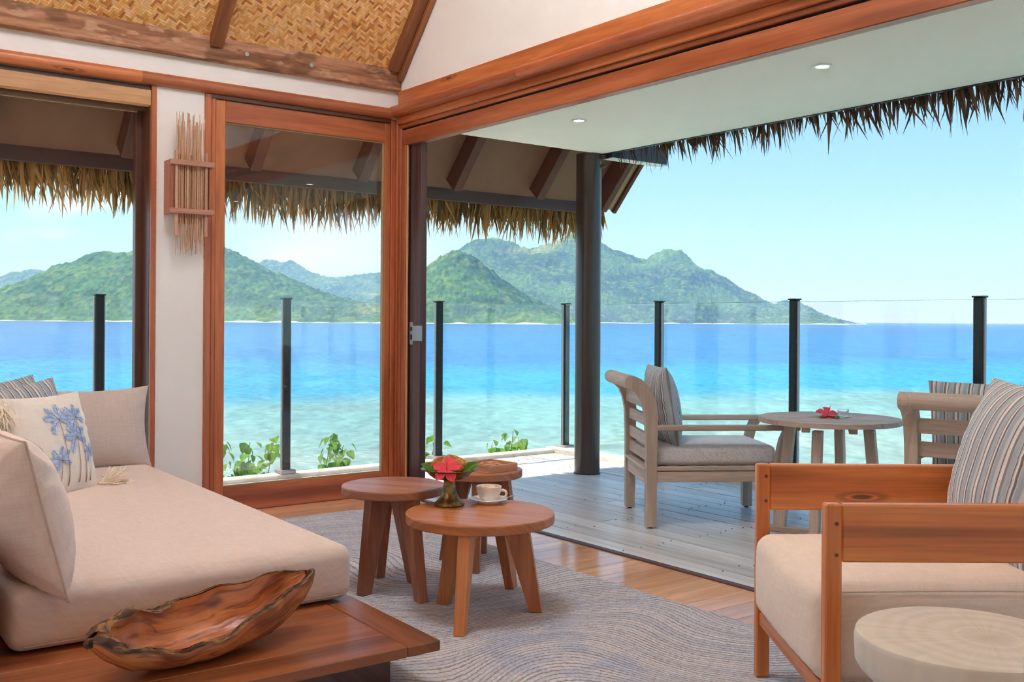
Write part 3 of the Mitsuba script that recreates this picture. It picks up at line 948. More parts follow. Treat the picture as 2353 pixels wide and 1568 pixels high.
lit_thatch = [lin(172, 136, 84), lin(150, 116, 72), lin(194, 156, 102), lin(124, 98, 68), lin(182, 148, 98)]  # left fringe: glow of light through the leaves put into the colour
backlit_thatch = [lin(128, 98, 78), lin(108, 82, 68), lin(150, 118, 94), lin(98, 76, 64)]  # right fringe: same thatch, its backlit darkness put into the colour
fringe('roof__fringe', 2300, -3.6, 2.3, 'y', -0.572, 1.99, 0.12, 0.31, lit_thatch, 0.10, 5, out=-1.0)
fringe('roof__fringe', 900, -3.6, 2.3, 'y', -0.59, 2.02, 0.12, 0.22, lit_thatch, 0.05, 6, out=-1.0)
fringe('roof__fringe', 60, 0.16, 0.6, 'x', 1.70, 2.36, 0.10, 0.22, backlit_thatch, 0.06, 18, wmin=0.004, wmax=0.010)
fringe('roof__fringe', 1150, 0.55, 6.5, 'x', 1.70, 2.40, 0.13, 0.30, backlit_thatch, 0.06, 8, wmin=0.007, wmax=0.024)

# column and beam
col = thing('column', 'round dark brown steel column at the corner of the deck', 'column')
lathe(col + '__shaft', [(0, 0), (0.0915, 0), (0.0915, 2.30), (0, 2.30)], 'column_paint', 56, mat4((0.055, 1.568, 0.0)))
lathe(col + '__base_ring', [(0, 0), (0.097, 0), (0.097, 0.006), (0, 0.006)], 'metal_black', 56, mat4((0.055, 1.568, 0.0)))
for zz in (2.272, 2.214):
    m = trimesh.creation.cylinder(0.012, 0.05, sections=6)
    m.apply_transform(mat4((0.055 + 0.075, 1.568 + 0.062, zz), ry=math.pi / 2, rz=0.65))
    put(col + '__bolt', m, 'column_paint', False)
bm = thing('steel_beam', 'short navy steel beam running out from the column head', 'beam')
box(bm + '__web', (0.13, 1.66, 2.272), (0.20, 2.22, 2.40), 'metal_navy', 'y', 0.002)
box(bm + '__flange', (0.105, 1.66, 2.266), (0.205, 2.23, 2.272), 'white_trim', 'y', 0.001)

# ------------------------------------------------------------------ railing
ring_c = []


def railing(label, posts, axis, z_top):
    k = thing('glass_railing', label, 'railing')
    for i, (x, y) in enumerate(posts):
        if axis == 'x' and i == 0:
            continue                       # shares the corner post of the other run
        p = box(k + '__post', (x - 0.026, y - 0.026, 0.03), (x + 0.026, y + 0.026, z_top), 'metal_black', 'z', 0.004)
        box(p + '__cap', (x - 0.032, y - 0.032, z_top), (x + 0.032, y + 0.032, z_top + 0.010), 'metal_black', 'z', 0.002)
        box(p + '__base_plate', (x - 0.06, y - 0.055, 0.03), (x + 0.06, y + 0.055, 0.058), 'metal_grey' if axis == 'y' else 'metal_black', 'z', 0.006)
        sx, sy = (0.012, 0.034) if axis == 'y' else (0.034, 0.012)
        box(p + '__channel', (x - sx, y - sy, 0.06), (x + sx, y + sy, z_top - 0.005), 'metal_grey', 'z', 0.002)
    for (xa, ya), (xb, yb2) in zip(posts[:-1], posts[1:]):
        d = np.array([xb - xa, yb2 - ya])
        d = d / np.linalg.norm(d) * 0.03
        zt, zb = z_top - 0.012, 0.075
        put(k + '__pane', (np.array([[xa + d[0], ya + d[1], zb], [xb - d[0], yb2 - d[1], zb], [xb - d[0], yb2 - d[1], zt], [xa + d[0], ya + d[1], zt]]), np.array([[0, 1, 2], [0, 2, 3]])), 'pane')
        box(k + '__pane_edge', np.minimum([xa + d[0] - 0.001, ya + d[1] - 0.001, zt], [xb - d[0] + 0.001, yb2 - d[1] + 0.001, zt]) , np.maximum([xa + d[0] - 0.001, ya + d[1] - 0.001, zt + 0.0025], [xb - d[0] + 0.001, yb2 - d[1] + 0.001, zt + 0.0025]), 'glass_edge', axis, 0.0004)
    return k


principled('glass_edge', lin(150, 196, 190), 0.2, 0.5)
railing('glass railing with slim black posts along the left edge of the deck', [(-1.0, -4.03), (-1.0, -2.78), (-1.0, -1.53), (-1.0, -0.285), (-1.0, 0.975), (-0.965, 2.225)], 'y', 1.236)
railing('glass railing with slim black posts behind the outdoor chairs and table', [(-0.965, 2.20), (0.148, 2.20), (1.377, 2.20), (2.625, 2.20), (3.87, 2.20), (5.1, 2.20)], 'x', 1.244)

# ------------------------------------------------------------------ sea, hills
SEA = -8.6
g = np.array([-30000, -3000, -800, -200, -60, 0, 60, 200, 800, 3000, 30000.0])
gx, gy = np.meshgrid(g, g, indexing='ij')
V = np.stack([gx, gy, gx * 0 + SEA], -1).reshape(-1, 3)
i = np.arange(121).reshape(11, 11)
q = np.stack([i[:-1, :-1], i[1:, :-1], i[1:, 1:], i[:-1, 1:]], -1).reshape(-1, 4)
struct('sea', 'turquoise lagoon turning deep blue towards the horizon')
put('sea', (V, q), 'sea_water', True, uv=V[:, :2].copy())


def hill(name, label, D, crest, depth, seed, base=0.0, nx=760, ny=130, rough=1.0, beach=True):
    """a forested ridge: crest = [(lateral angle as tangent, height in metres)], D = distance of its shore"""
    crest = np.array(crest, float)
    u = np.linspace(crest[0, 0], crest[-1, 0], nx)
    h = np.interp(u, crest[:, 0], crest[:, 1])
    ker = np.hanning(9)
    ker /= ker.sum()
    h = np.convolve(np.pad(h, 4, mode='edge'), ker, 'valid')
    v = np.linspace(0, 1, ny)
    prof = np.where(v < 0.62, np.sin(np.clip(v / 0.62, 0, 1) * np.pi / 2) ** 0.9, np.cos((v - 0.62) / 0.38 * np.pi / 2))
    U, Vv = np.meshgrid(u, v, indexing='ij')
    dist = D + depth * Vv
    lat = U * (D + depth * 0.62)
    x = CAM[0] + fwd[0] * dist + rgt0[0] * lat
    y = CAM[1] + fwd[1] * dist + rgt0[1] * lat
    H = np.clip(h, 0, None)[:, None] * prof[None, :]
    q1 = np.stack([x / 420, y / 420, x * 0 + seed], -1)
    q2 = np.stack([x / 120, y / 120, x * 0 + seed + 5], -1)
    gully = (meshkit.fbm(q1, 4, seed) - 0.5) * 1.15 + (meshkit.fbm(q2, 3, seed + 1) - 0.5) * 0.25
    H = H * (1 + gully * np.sin(np.pi * np.clip(Vv / 0.62, 0, 1)) * 0.9)
    can = meshkit.noise(np.stack([x / 15, y / 15, x * 0], -1), seed + 3) + 0.6 * meshkit.noise(np.stack([x / 7, y / 7, x * 0], -1), seed + 4)
    z = SEA + H + rough * 11.0 * (can - 0.15) * np.clip(np.minimum(Vv * 14, 1), 0, 1) * np.clip(h / 12, 0, 1)[:, None] - 0.5
    P = np.stack([x, y, z], -1).reshape(-1, 3)
    i = np.arange(nx * ny).reshape(nx, ny)
    q = np.stack([i[:-1, :-1], i[1:, :-1], i[1:, 1:], i[:-1, 1:]], -1).reshape(-1, 4)
    struct(name, label)
    m = trimesh.Trimesh(P, np.vstack([q[:, [0, 1, 2]], q[:, [0, 2, 3]]]), process=False)
    if m.face_normals[:, 2].mean() < 0:
        m.invert()
    put(name, m, 'hill_forest', True)
    if beach:
        sel = np.arange(0, nx, 3)
        wob = 6 * meshkit.noise(np.stack([u[sel] * 90, u[sel] * 0, u[sel] * 0], -1), seed + 9) - 1.5
        wob = np.clip(wob, 0.1, 5)
        bx = np.stack([x[sel, 0], y[sel, 0]], -1)
        near = bx - fwd[:2] * (4 + 4 * wob[:, None])
        far = bx + fwd[:2] * 25
        Vb = np.vstack([np.column_stack([near, np.full(len(sel), SEA - 0.3)]), np.column_stack([bx, SEA + 0.3 + wob]), np.column_stack([far, np.full(len(sel), SEA + 1.0)])])
        k = len(sel)
        F = []
        for a in range(k - 1):
            for o in (0, k):
                F += [[o + a, o + a + 1, o + k + a + 1], [o + a, o + k + a + 1, o + k + a]]
        put(name + '__beach', fixn(Vb, np.array(F)), 'sand', False)


def crest_of(pts, D, depth):
    """[(px x, px y)] of a skyline as measured on the photograph -> (lateral tangent, height over the sea) at the crest's distance"""
    Dc = D + depth * 0.62
    out = []
    for px, py in pts:
        hz = Y0 + (px - 1176.5) * 0.0064
        out.append(((px - 1176.5) / FPX, max(0.0, (hz - py) / FPX * Dc + (CAM[2] - SEA))))
    return out


hill('hill_1', 'blue far range of hills low over the lagoon', 6200, crest_of([(-260, 700), (-60, 672), (20, 648), (80, 622), (130, 632), (200, 640), (252, 615), (330, 606), (420, 600), (520, 610), (600, 624), (690, 632), (760, 645), (820, 634), (900, 630), (980, 640), (1060, 662), (1150, 700), (1220, 742)], 6200, 1500), 1500, 3, nx=520, ny=60, rough=1.4, beach=False)
hill('hill_2', 'green headland rising behind the sconce pier and falling to the right', 2600, crest_of([(-320, 700), (-100, 690), (0, 672), (60, 665), (130, 655), (220, 630), (320, 612), (400, 585), (460, 574), (515, 590), (560, 606), (620, 634), (690, 660), (760, 684), (840, 704), (930, 722), (1000, 741)], 2600, 900), 900, 7)
hill('hill_3', 'small conical green hill in front of the mountain', 2600, crest_of([(880, 738), (930, 690), (965, 656), (1000, 622), (1030, 604), (1055, 599), (1085, 608), (1120, 632), (1160, 658), (1210, 690), (1265, 716), (1320, 737), (1345, 741)], 2600, 700), 700, 12, nx=420)
hill('hill_4', 'broad green mountain with a knobbed summit beside the column', 4400, crest_of([(860, 690), (940, 640), (1000, 622), (1060, 600), (1090, 590), (1150, 583), (1210, 580), (1262, 570), (1305, 562), (1345, 566), (1385, 580), (1420, 590), (1455, 602), (1484, 602), (1500, 588), (1522, 580), (1540, 582), (1558, 600), (1590, 626), (1640, 645), (1700, 676), (1750, 700), (1790, 722), (1830, 742)], 4400, 1300), 1300, 17, nx=820)
hill('hill_5', 'low far headland ending at the sea to the right', 5400, crest_of([(1640, 738), (1700, 722), (1740, 706), (1768, 708), (1800, 694), (1830, 698), (1862, 716), (1890, 730), (1915, 742), (1930, 746)], 5400, 700), 700, 23, nx=300)

# sea air between the shore and the far hills
HZ = 0.85e-4
hm = np.eye(4)
hm[:3, 0], hm[:3, 1], hm[:3, 2] = rgt0 * 6000, fwd * 4200, up0 * 420
hm[:3, 3] = CAM + fwd * 4900 + up0 * 380
scene['sea_haze'] = {'type': 'cube', 'to_world': T4(hm.tolist()), 'bsdf': {'type': 'null'},
                     'interior': {'type': 'homogeneous', 'sigma_t': rgb((0.50 * HZ, 0.85 * HZ, 1.50 * HZ)), 'albedo': rgb((0.97, 0.97, 0.97)), 'sample_emitters': True}}
tag('sea_haze', 'thin blue haze over the lagoon', None, None, 'stuff')

# ------------------------------------------------------------------ shrubs beyond the kerb


def leaf_mesh(L, W, fold=0.18, droop=0.12, n=7, heart=0.0):
    t = np.linspace(0, 1, n)
    w = W / 2 * np.sin(np.pi * np.clip(t, 0, 1) ** (0.62 - 0.1 * heart)) ** 0.85
    w[0], w[-1] = 0.002, 0.0008
    V, U, F = [], [], []
    for i in range(n):
        for s in (-1, -0.5, 0, 0.5, 1):
            V.append((t[i] * L, s * w[i], fold * abs(s) * w[i] - droop * L * t[i] ** 2))
            U.append((t[i], s * w[i] / (W / 2)))
        if i:
            b = 5 * i
            for k in range(4):
                F += [[b - 5 + k, b + k, b + k + 1], [b - 5 + k, b + k + 1, b - 4 + k]]
    return np.array(V), np.array(F), np.array(U)


LEAF = {}
for nm, (L, W) in {'big': (0.085, 0.075), 'mid': (0.065, 0.055)}.items():
    v, f, u = leaf_mesh(L, W, 0.22, 0.2, 7, 1.0)
    LEAF[nm] = mikit.ply((v, f), 'leaf_green', smooth=True, uv=u)


def shrub(label, stems, seed, leaves=26):
    r = np.random.default_rng(seed)
    k = thing('shrub', label, 'shrub', 'shrubs beyond the kerb')
    cnt = 0
    for (bx, by), (tx, ty, tz) in stems:
        t = np.linspace(0, 1, 9)
        P = np.stack([bx + (tx - bx) * t + 0.05 * np.sin(t * 5 + seed), by + (ty - by) * t + 0.04 * np.sin(t * 4 + 2 * seed), -1.2 + (tz + 1.2) * t], 1)
        put(k + '__stem', sweep(P, 0.007 - 0.0045 * t, 6), 'stem_green', True)
        nl = leaves // len(stems)
        for j in range(nl):
            tt = 1 - (0.20 * (j / nl) ** 1.1)
            p = np.array([np.interp(tt, t, P[:, c]) for c in range(3)])
            a = r.uniform(0, 2 * np.pi)
            el = r.uniform(0.35, 1.35)
            off = r.uniform(0.01, 0.075)
            p = p + np.array([math.cos(a), math.sin(a), r.uniform(-0.1, 0.5)]) * off
            M = mat4(p, rz=a, ry=el, rx=r.uniform(-0.6, 0.6), s=r.uniform(0.8, 1.25))
            key = uniq(k + '__leaf')
            scene[key] = {**LEAF['big' if r.random() < 0.6 else 'mid'], 'to_world': T4(M.tolist())}
    return k


shrub('leafy green shrub at the left edge of the door glass', [((-1.4, -1.0), (-1.35, -0.72, 0.10)), ((-1.5, -0.7), (-1.35, -0.60, 0.23)), ((-1.5, -0.8), (-1.33, -0.70, 0.04)), ((-1.5, -0.6), (-1.36, -0.50, 0.08))], 3, 76)
shrub('thin stemmed shrub just left of the railing post in the door glass', [((-1.5, -0.5), (-1.36, -0.42, 0.21)), ((-1.5, -0.4), (-1.36, -0.25, 0.20)), ((-1.5, -0.4), (-1.36, -0.36, 0.05))], 5, 42)
shrub('dense round leaved shrub at the right side of the door glass', [((-1.4, 0.2), (-1.35, 0.20, 0.23)), ((-1.4, 0.3), (-1.33, 0.29, 0.15)), ((-1.4, 0.25), (-1.3, 0.24, 0.06))], 8, 72)
shrub('pale green shrub right of the dark door stile', [((-1.4, 0.8), (-1.35, 0.83, 0.15)), ((-1.4, 0.9), (-1.3, 0.90, 0.08))], 10, 44)
shrub('small leafy shrub behind the game box', [((-1.4, 1.1), (-1.35, 1.17, 0.15)), ((-1.4, 1.1), (-1.32, 1.12, 0.08))], 14, 28)
shrub('low shrub tips showing over the kerb left of the column', [((-1.4, 1.6), (-1.33, 1.68, 0.08)), ((-1.4, 1.8), (-1.33, 1.90, 0.16)), ((-1.4, 1.9), (-1.33, 1.96, 0.10))], 15, 34)

# ------------------------------------------------------------------ recessed lights


def emitter(r, g, b, k):
    return {'type': 'area', 'radiance': rgb((r * k, g * k, b * k))}


def downlight(x, y, label, z=2.30):
    k = thing('recessed_light', label, 'ceiling light', 'recessed lights in the soffit')
    lathe(k + '__rim', [(0.030, 0.002), (0.048, 0.002), (0.050, -0.001), (0.046, -0.006), (0.032, -0.006), (0.028, 0.0)], 'white_trim', 36, mat4((x, y, z)))
    m = trimesh.creation.cylinder(0.029, 0.002, sections=28)
    m.apply_translation((x, y, z - 0.002))
    put(k + '__lens', m, 'white_trim', False, emitter=emitter(1.0, 0.93, 0.8, SPOT))


downlight(0.958, 0.683, 'small round recessed light in the soffit, nearer the column')
downlight(2.646, 0.718, 'larger looking recessed light in the soffit, nearer the opening')
downlight(4.33, 0.72, 'recessed light in the soffit beyond the others')

# unseen pendant lanterns, out of view above, placed to light the room


def lantern(x, y, z, r, label):
    k = thing('unseen_pendant_lantern', label, 'lamp', 'unseen pendant lanterns')
    m = trimesh.creation.icosphere(3, r)
    m.apply_scale((1, 1, 0.85))
    m.apply_translation((x, y, z))
    put(k + '__shade', m, 'lantern_shade', True, emitter=emitter(0.89, 0.98, 1.10, UNSEEN_LAMP))
    ztop = Z0 + SL * min(x, X1 - x)
    put(k + '__cord', sweep([(x, y, z + 0.8 * r), (x, y, (z + ztop) / 2), (x, y, ztop + 0.02)], 0.006, 8), 'rubber', True)


lantern(2.7, -1.8, 4.0, 0.44, 'unseen round pendant lantern over the tables, out of view, placed to light the room')
lantern(3.4, -4.4, 3.8, 0.22, 'unseen round pendant lantern further from the deck, out of view, placed to light the room')

# ------------------------------------------------------------------ sconce
sc = thing('wall_sconce', 'slatted timber wall sconce filled with thin sticks on the white pier', 'wall lamp')
box(sc + '__back_board', (0.0, -1.395, 1.62), (0.018, -1.30, 2.00), 'wood_red', 'z', 0.002)
box(sc + '__side_board', (0.0, -1.468, 1.662), (0.112, -1.452, 1.955), 'wood_red', 'z', 0.002)
box(sc + '__side_board', (0.0, -1.256, 1.662), (0.112, -1.240, 1.955), 'wood_red', 'z', 0.002)
for zz in (1.925, 1.664):
    box(sc + '__slat', (0.112, -1.476, zz), (0.128, -1.230, zz + 0.028), 'wood_slat', 'y', 0.002)
for yy in (-1.436, -1.272):
    box(sc + '__upright', (0.096, yy - 0.008, 1.545), (0.112, yy + 0.008, 2.005), 'wood_slat', 'z', 0.002)
rs = np.random.default_rng(4)
wood('stick_wood', (214, 172, 138), (190, 144, 110), (150, 104, 78), fv=60, rough=0.6, tone=0.2)
for i in range(46):
    y = -1.423 + 0.137 * (i / 45) + 0.002 * rs.standard_normal()
    x = 0.078 + 0.022 * rs.random()
    zt = 2.10 + 0.12 * rs.random() ** 0.7
    zb = 1.44 + 0.10 * rs.random() ** 1.5
    d = 0.007 * rs.standard_normal()
    m = sweep([(x, y + d * 0.8, zb), (x, y, 1.7), (x, y, 1.9), (x + 0.004 * rs.standard_normal(), y - d + 0.004 * rs.standard_normal(), zt)], 0.0017 + 0.0009 * rs.random(), 6)
    v = np.array(m.vertices)
    put(sc + '__stick', m, 'stick_wood', True, grain_uv(v, 'z'))

# ------------------------------------------------------------------ rug
rg = thing('rug', 'grey blue rug with carved wavy lines under the tables and armchair', 'rug')
v, f = cbox((4.6, 3.4, 0.011), 0.003)
v = v + np.array([0.40 + 2.3, -0.40 - 1.7, 0.0058])
put(rg + '__pile', (v, f), 'rug_pile', False, v[:, :2].copy())
rf = np.random.default_rng(9)
ms = []
for i in range(900):
    y = -0.41 - 3.38 * rf.random()
    L = 0.02 + 0.03 * rf.random()
    a = 0.5 * rf.standard_normal()
    ms.append(sweep([(0.405, y, 0.006), (0.405 - L * 0.5, y + a * L * 0.4, 0.007), (0.405 - L, y + a * L, 0.002)], [0.0016, 0.0014, 0.0006], 4, cap=False))
put(rg + '__fringe', cat(ms), 'rug_fringe', False, kind='stuff')

# ------------------------------------------------------------------ daybed
MB = mat4((1.3, -2.17, 0), rz=math.radians(-1.6))


def bx(key, lo, hi, mat, grain='x', ch=0.003, **kw):
    c = np.array([1.3, -2.17, 0])
    return box(key, np.array(lo) - c, np.array(hi) - c, mat, grain, ch, M=MB, **kw)


bed = thing('daybed', 'low timber daybed platform with a beige mattress in front of the window', 'daybed')
bx(bed + '__end_board', (0.05, -1.722, 0.128), (3.035, -1.612, 0.160), 'wood_bed', 'x', 0.004)
bx(bed + '__deck_board', (0.05, -2.0, 0.128), (3.035, -1.7225, 0.160), 'wood_bed', 'x', 0.003) if False else None
for i, (a, b) in enumerate(((2.90, 3.035), (2.62, 2.8995), (2.34, 2.6195), (1.6, 2.3395), (0.05, 1.5995))):
    bx(bed + '__deck_board', (a, -2.80, 0.128), (b, -1.7225, 0.160), 'wood_bed', 'y', 0.003)
bx(bed + '__plinth', (0.06, -2.80, 0.012), (2.93, -1.72, 0.128), 'wood_dark', 'x', 0.003)
bx(bed + '__arm_board', (0.05, -2.80, 0.160), (2.60, -2.755, 0.50), 'wood_bed', 'x', 0.004)
v, f, uv = rbox(2.38, 1.05, 0.182, 0.045, 34, (0.010, 0.008, 0.012))
put(bed + '__mattress', (v + np.array([1.325 - 1.3, -2.155 + 2.17, 0.165 + 0.091]), f), 'fabric_beige', True, uv, MB)
# piping stitched along the lower edge of the mattress front
pts = [(2.512 - 1.3, y + 2.17, 0.186) for y in np.linspace(-2.64, -1.67, 30)]
put(bed + '__piping', sweep(pts, 0.003, 6), 'piping', True, None, MB)

# cushions on the daybed


def cushion(name, label, w, h, d, M, mat, seed, piping=None, pinch=0.06, n=34, wrinkle=0.004, category='cushion', group=None):
    k = thing(name, label, category, group)
    v, f, u = pillow(w, h, d, n, pinch, seed, wrinkle)
    put(k + '__cover', (v, f), mat, True, u, M)
    if piping:
        m = seam(w, h, pinch)
        put(k + '__piping', m, piping, True, np.array(m.vertices)[:, :2] * 1.0, M)
    return k


ZM = 0.345
cushion('back_cushion', 'plain beige back cushion standing against the window frame', 0.56, 0.42, 0.17,
        pil_mat((0.20, -1.88, ZM + 0.195), (0.03, 1, 0.0), (-0.16, 0, 1)), 'fabric_beige', 2, None, pinch=0.10)
cushion('bolster_cushion', 'large beige cushion standing on edge at the near left corner of the daybed', 0.50, 0.46, 0.22,
        pil_mat((2.36, -2.655, ZM + 0.205), (-1, -0.06, 0.02), (-0.02, -0.26, 1)), 'fabric_beige', 5, 'piping', pinch=0.04, wrinkle=0.009)
e1 = np.array([-0.60, 0.80, 0])
nrm = np.array([0.80, 0.60, 0])
upl = np.array([-0.26 * 0.8, -0.26 * 0.6, 1.0])
pc = np.array([0.97, -2.21, ZM]) + 0.5 * 0.45 * upl / np.linalg.norm(upl) * 0.95
MP = pil_mat(pc, e1, upl)
pk = cushion('palm_cushion', 'white tasselled cushion embroidered with blue palm trees', 0.46, 0.45, 0.15, MP, 'fabric_white', 9, None, pinch=0.05)

# embroidered palms, raised thread on the cushion's face


def on_pillow(x, y, lift=0.0012, w=0.46, h=0.45, d=0.15, pinch=0.05):
    s, t = np.clip(x / (w / 2), -0.985, 0.985), np.clip(y / (h / 2), -0.985, 0.985)
    p = pillow_xyz(np.asarray(s), np.asarray(t), w, h, d, pinch)
    p[..., 2] += lift + 0.003
    return p


blues = [lin(170, 196, 232), lin(138, 172, 220), lin(196, 214, 240), lin(118, 154, 206), lin(210, 224, 246)]
rp = np.random.default_rng(21)


def ribbon(px, py, wd, lift):
    px, py = np.asarray(px, float), np.asarray(py, float)
    dx, dy = np.gradient(px), np.gradient(py)
    L = np.hypot(dx, dy) + 1e-9
    nx, ny = -dy / L, dx / L
    wd = np.broadcast_to(wd, px.shape)
    a = on_pillow(px + nx * wd / 2, py + ny * wd / 2, lift)
    b = on_pillow(px - nx * wd / 2, py - ny * wd / 2, lift)
    V = np.vstack([a, b])
    n = len(px)
    F = []
    for i in range(n - 1):
        F += [[i, n + i, n + i + 1], [i, n + i + 1, i + 1]]
    return V, np.array(F)


def palm(cx, cy, s, foot):
    k = uniq(pk + '__palm_motif')
    V, F, C, at = [], [], [], 0
    T_, TF, ta = [], [], 0

    def addt(v, f):
        nonlocal ta
        T_.append(v)
        TF.append(f + ta)
        ta += len(v)
    fronds = [(152, 1.0, 0.5), (122, 1.0, 0.25), (80, 0.95, -0.1), (50, 1.0, -0.4), (14, 0.85, -0.9), (200, 0.9, 0.9)]
    for a, ln, curl in fronds:
        t = np.linspace(0, 1, 9)
        th = math.radians(a) + curl * t * 1.0
        st = s * ln / 8
        x = cx + np.concatenate([[0], np.cumsum(np.cos(th[1:]) * st)])
        y = cy + np.concatenate([[0], np.cumsum(np.sin(th[1:]) * st)])
        addt(*ribbon(x, y, 0.0016, 0.0022))
        for j in range(46):
            q = 0.10 + 0.90 * j / 45
            bx_, by_ = np.interp(q, t, x), np.interp(q, t, y)
            tang = np.interp(q, t, th)
            for side in (-1, 1):
                l = s * 0.30 * math.sin(math.pi * min(1, q * 0.85 + 0.12)) ** 0.7 * (0.75 + 0.5 * rp.random())
                aa = tang + side * (0.78 + 0.15 * rp.standard_normal())
                tt = np.linspace(0, 1, 3)
                v, f = ribbon(bx_ + np.cos(aa) * l * tt, by_ + np.sin(aa) * l * tt - 0.15 * l * tt ** 2, np.array([0.0020, 0.0022, 0.0006]) * (s / 0.08), 0.0010 + 0.0006 * rp.random())
                V.append(v)
                F.append(f + at)
                at += len(v)
                C += [np.array(blues[rp.integers(5)])] * len(v)
    put(k, (np.vstack(V), np.vstack(F)), 'painted', False, color=np.array(C), M=MP, label='blue embroidered palm tree')
    t = np.linspace(0, 1, 12)
    fx, fy = foot
    x = cx + (fx - cx) * (1 - (1 - t) ** 1.6) * 0.6 + (fx - cx) * 0.4 * t
    y = cy + (fy - cy) * t
    addt(*ribbon(x, y, 0.0028 + 0.005 * t ** 5, 0.0022))
    put(k + '__trunk', (np.vstack(T_), np.vstack(TF)), 'thread_brown', False, M=MP)


principled('thread_brown', lin(150, 112, 96), 0.8, 0.2, two=True)
palm(-0.012, 0.098, 0.080, (-0.005, -0.185))
palm(0.098, 0.100, 0.070, (0.110, -0.185))
palm(0.072, 0.010, 0.078, (0.062, -0.180))
palm(-0.045, -0.075, 0.066, (-0.055, -0.185))
palm(0.152, -0.06, 0.050, (0.140, -0.18))


def tassel(key, p, direction, M):
    p = np.asarray(p, float)
    d = np.asarray(direction, float)
    d /= np.linalg.norm(d)
    r = np.random.default_rng(31)
    ms = []
    for i in range(330):
        o = r.standard_normal(3) * 0.011
        s = r.standard_normal(3) * 0.020
        t = np.linspace(0, 1, 6)[:, None]
        P = p + d * 0.075 * t * (0.8 + 0.3 * r.random()) + o * (0.4 + t) + s * t ** 1.5 + 0.004 * np.sin(t * 9 + r.random() * 6) * r.standard_normal(3)
        ms.append(sweep(P, 0.0024, 4, cap=False))
    kn = trimesh.creation.icosphere(2, 0.013)
    kn.apply_translation(p + d * 0.006)
    ms.append(kn)
    put(key, cat(ms), 'tassel_yarn', False, label='cream yarn tassel')


# tassels at the top left and bottom right corners of the palm cushion
cTL = tf(pillow_xyz(np.array(-0.97), np.array(0.97), 0.46, 0.45, 0.0, 0.05), MP)
cBR = tf(pillow_xyz(np.array(0.97), np.array(-0.97), 0.46, 0.45, 0.0, 0.05), MP)
tassel(pk + '__tassel', cTL + np.array([0.02, -0.01, -0.01]), (0.25, -0.1, -1), None)
tassel(pk + '__tassel', np.array([cBR[0] + 0.01, cBR[1] + 0.015, ZM + 0.018]), (0.05, 1.0, 0.0), None)

lab = ['striped cushion, front one of the three behind the palm cushion', 'striped cushion, middle one of the three behind the palm cushion', 'striped cushion, rear one of the three, its corner highest at the window']
for i, (px_, py_, pz_) in enumerate(((0.62, -2.10, 0.735), (0.46, -2.135, 0.815), (0.36, -2.20, 0.825))):
    M = pil_mat((0, 0, 0), (-0.62, 0.78, 0.10), (-0.30 * 0.8, -0.30 * 0.6, 1.0))
    corner = tf(np.array([0.46 / 2 * 0.98, 0.46 / 2 * 0.98, 0]), M)
    M[:3, 3] = np.array([px_, py_, pz_]) - corner
    cushion('striped_cushion', lab[i], 0.46, 0.46, 0.11, M, 'fabric_stripe', 40 + i, None, pinch=0.03, group='striped cushions on the daybed')

# ------------------------------------------------------------------ carved bowl on the ledge
bw_ = thing('wooden_bowl', 'long rough edged carved teak root bowl on the daybed ledge', 'bowl')
NB, NA = 150, 48
u = np.linspace(0, 1, NB)
Lb = 0.735
half_w = 0.105 * np.sin(np.pi * np.clip(u, 0.0, 1)) ** 0.6 * (1 - 0.10 * np.sin(u * 9)) + 0.005
rim_n = np.interp(u, [0, 0.08, 0.2, 0.32, 0.45, 0.55, 0.68, 0.82, 0.93, 1.0], [0.138, 0.104, 0.072, 0.060, 0.068, 0.098, 0.126, 0.150, 0.166, 0.172])
rim_f = np.interp(u, [0, 0.1, 0.20, 0.30, 0.42, 0.6, 0.8, 0.92, 1.0], [0.142, 0.150, 0.160, 0.136, 0.132, 0.150, 0.168, 0.178, 0.172])
keel = np.interp(u, [0, 0.06, 0.16, 0.28, 0.42, 0.62, 0.78, 0.9, 0.97, 1.0], [0.122, 0.072, 0.026, 0.004, 0.0, 0.006, 0.032, 0.074, 0.118, 0.155])
kk = np.hanning(11); kk /= kk.sum()
sm = lambda q: np.convolve(np.pad(q, 5, mode='edge'), kk, 'valid')
rim_n, rim_f, keel = sm(rim_n), sm(rim_f), sm(keel)
shift = 0.02 * np.sin(u * 5.0)
V, U = [], []
rb = np.random.default_rng(3)
for i in range(NB):
    for j in range(NA + 1):
        a = np.pi * j / NA
        c = -math.cos(a)
        s = math.sin(a) ** 0.8
        side = 1 + (0.03 if c > 0 else -0.02) * math.sin(u[i] * 14)
        rz_ = rim_n[i] + (rim_f[i] - rim_n[i]) * (c + 1) / 2
        z = rz_ + 0.004 * math.sin(u[i] * 31 + (0 if c > 0 else 2)) * abs(c) ** 4 - (rz_ - keel[i]) * s
        V.append(((u[i] - 0.5) * Lb, shift[i] + c * half_w[i] * side, z))
        U.append(((u[i] - 0.5) * Lb, j / NA * 0.4))
outer = np.array(V).reshape(NB, NA + 1, 3)
outer[..., 2] += 0.010 * (meshkit.fbm(outer * 14, 4, 2) - 0.5)
outer[..., 1] += 0.022 * (meshkit.fbm(outer * 11, 4, 5) - 0.5)
inner = outer.copy()
ctr = np.stack([outer[:, 0, 0] * 0.0, shift, (rim_n + rim_f) / 2 + 0.02], 1)[:, None, :]
inner = ctr + (outer - ctr) * np.array([0.93, 0.82, 0.80])
inner[:, 0, 2], inner[:, -1, 2] = outer[:, 0, 2], outer[:, -1, 2]
inner[..., 2] += 0.004 * (meshkit.fbm(outer * 10 + 7, 3, 8) - 0.5)


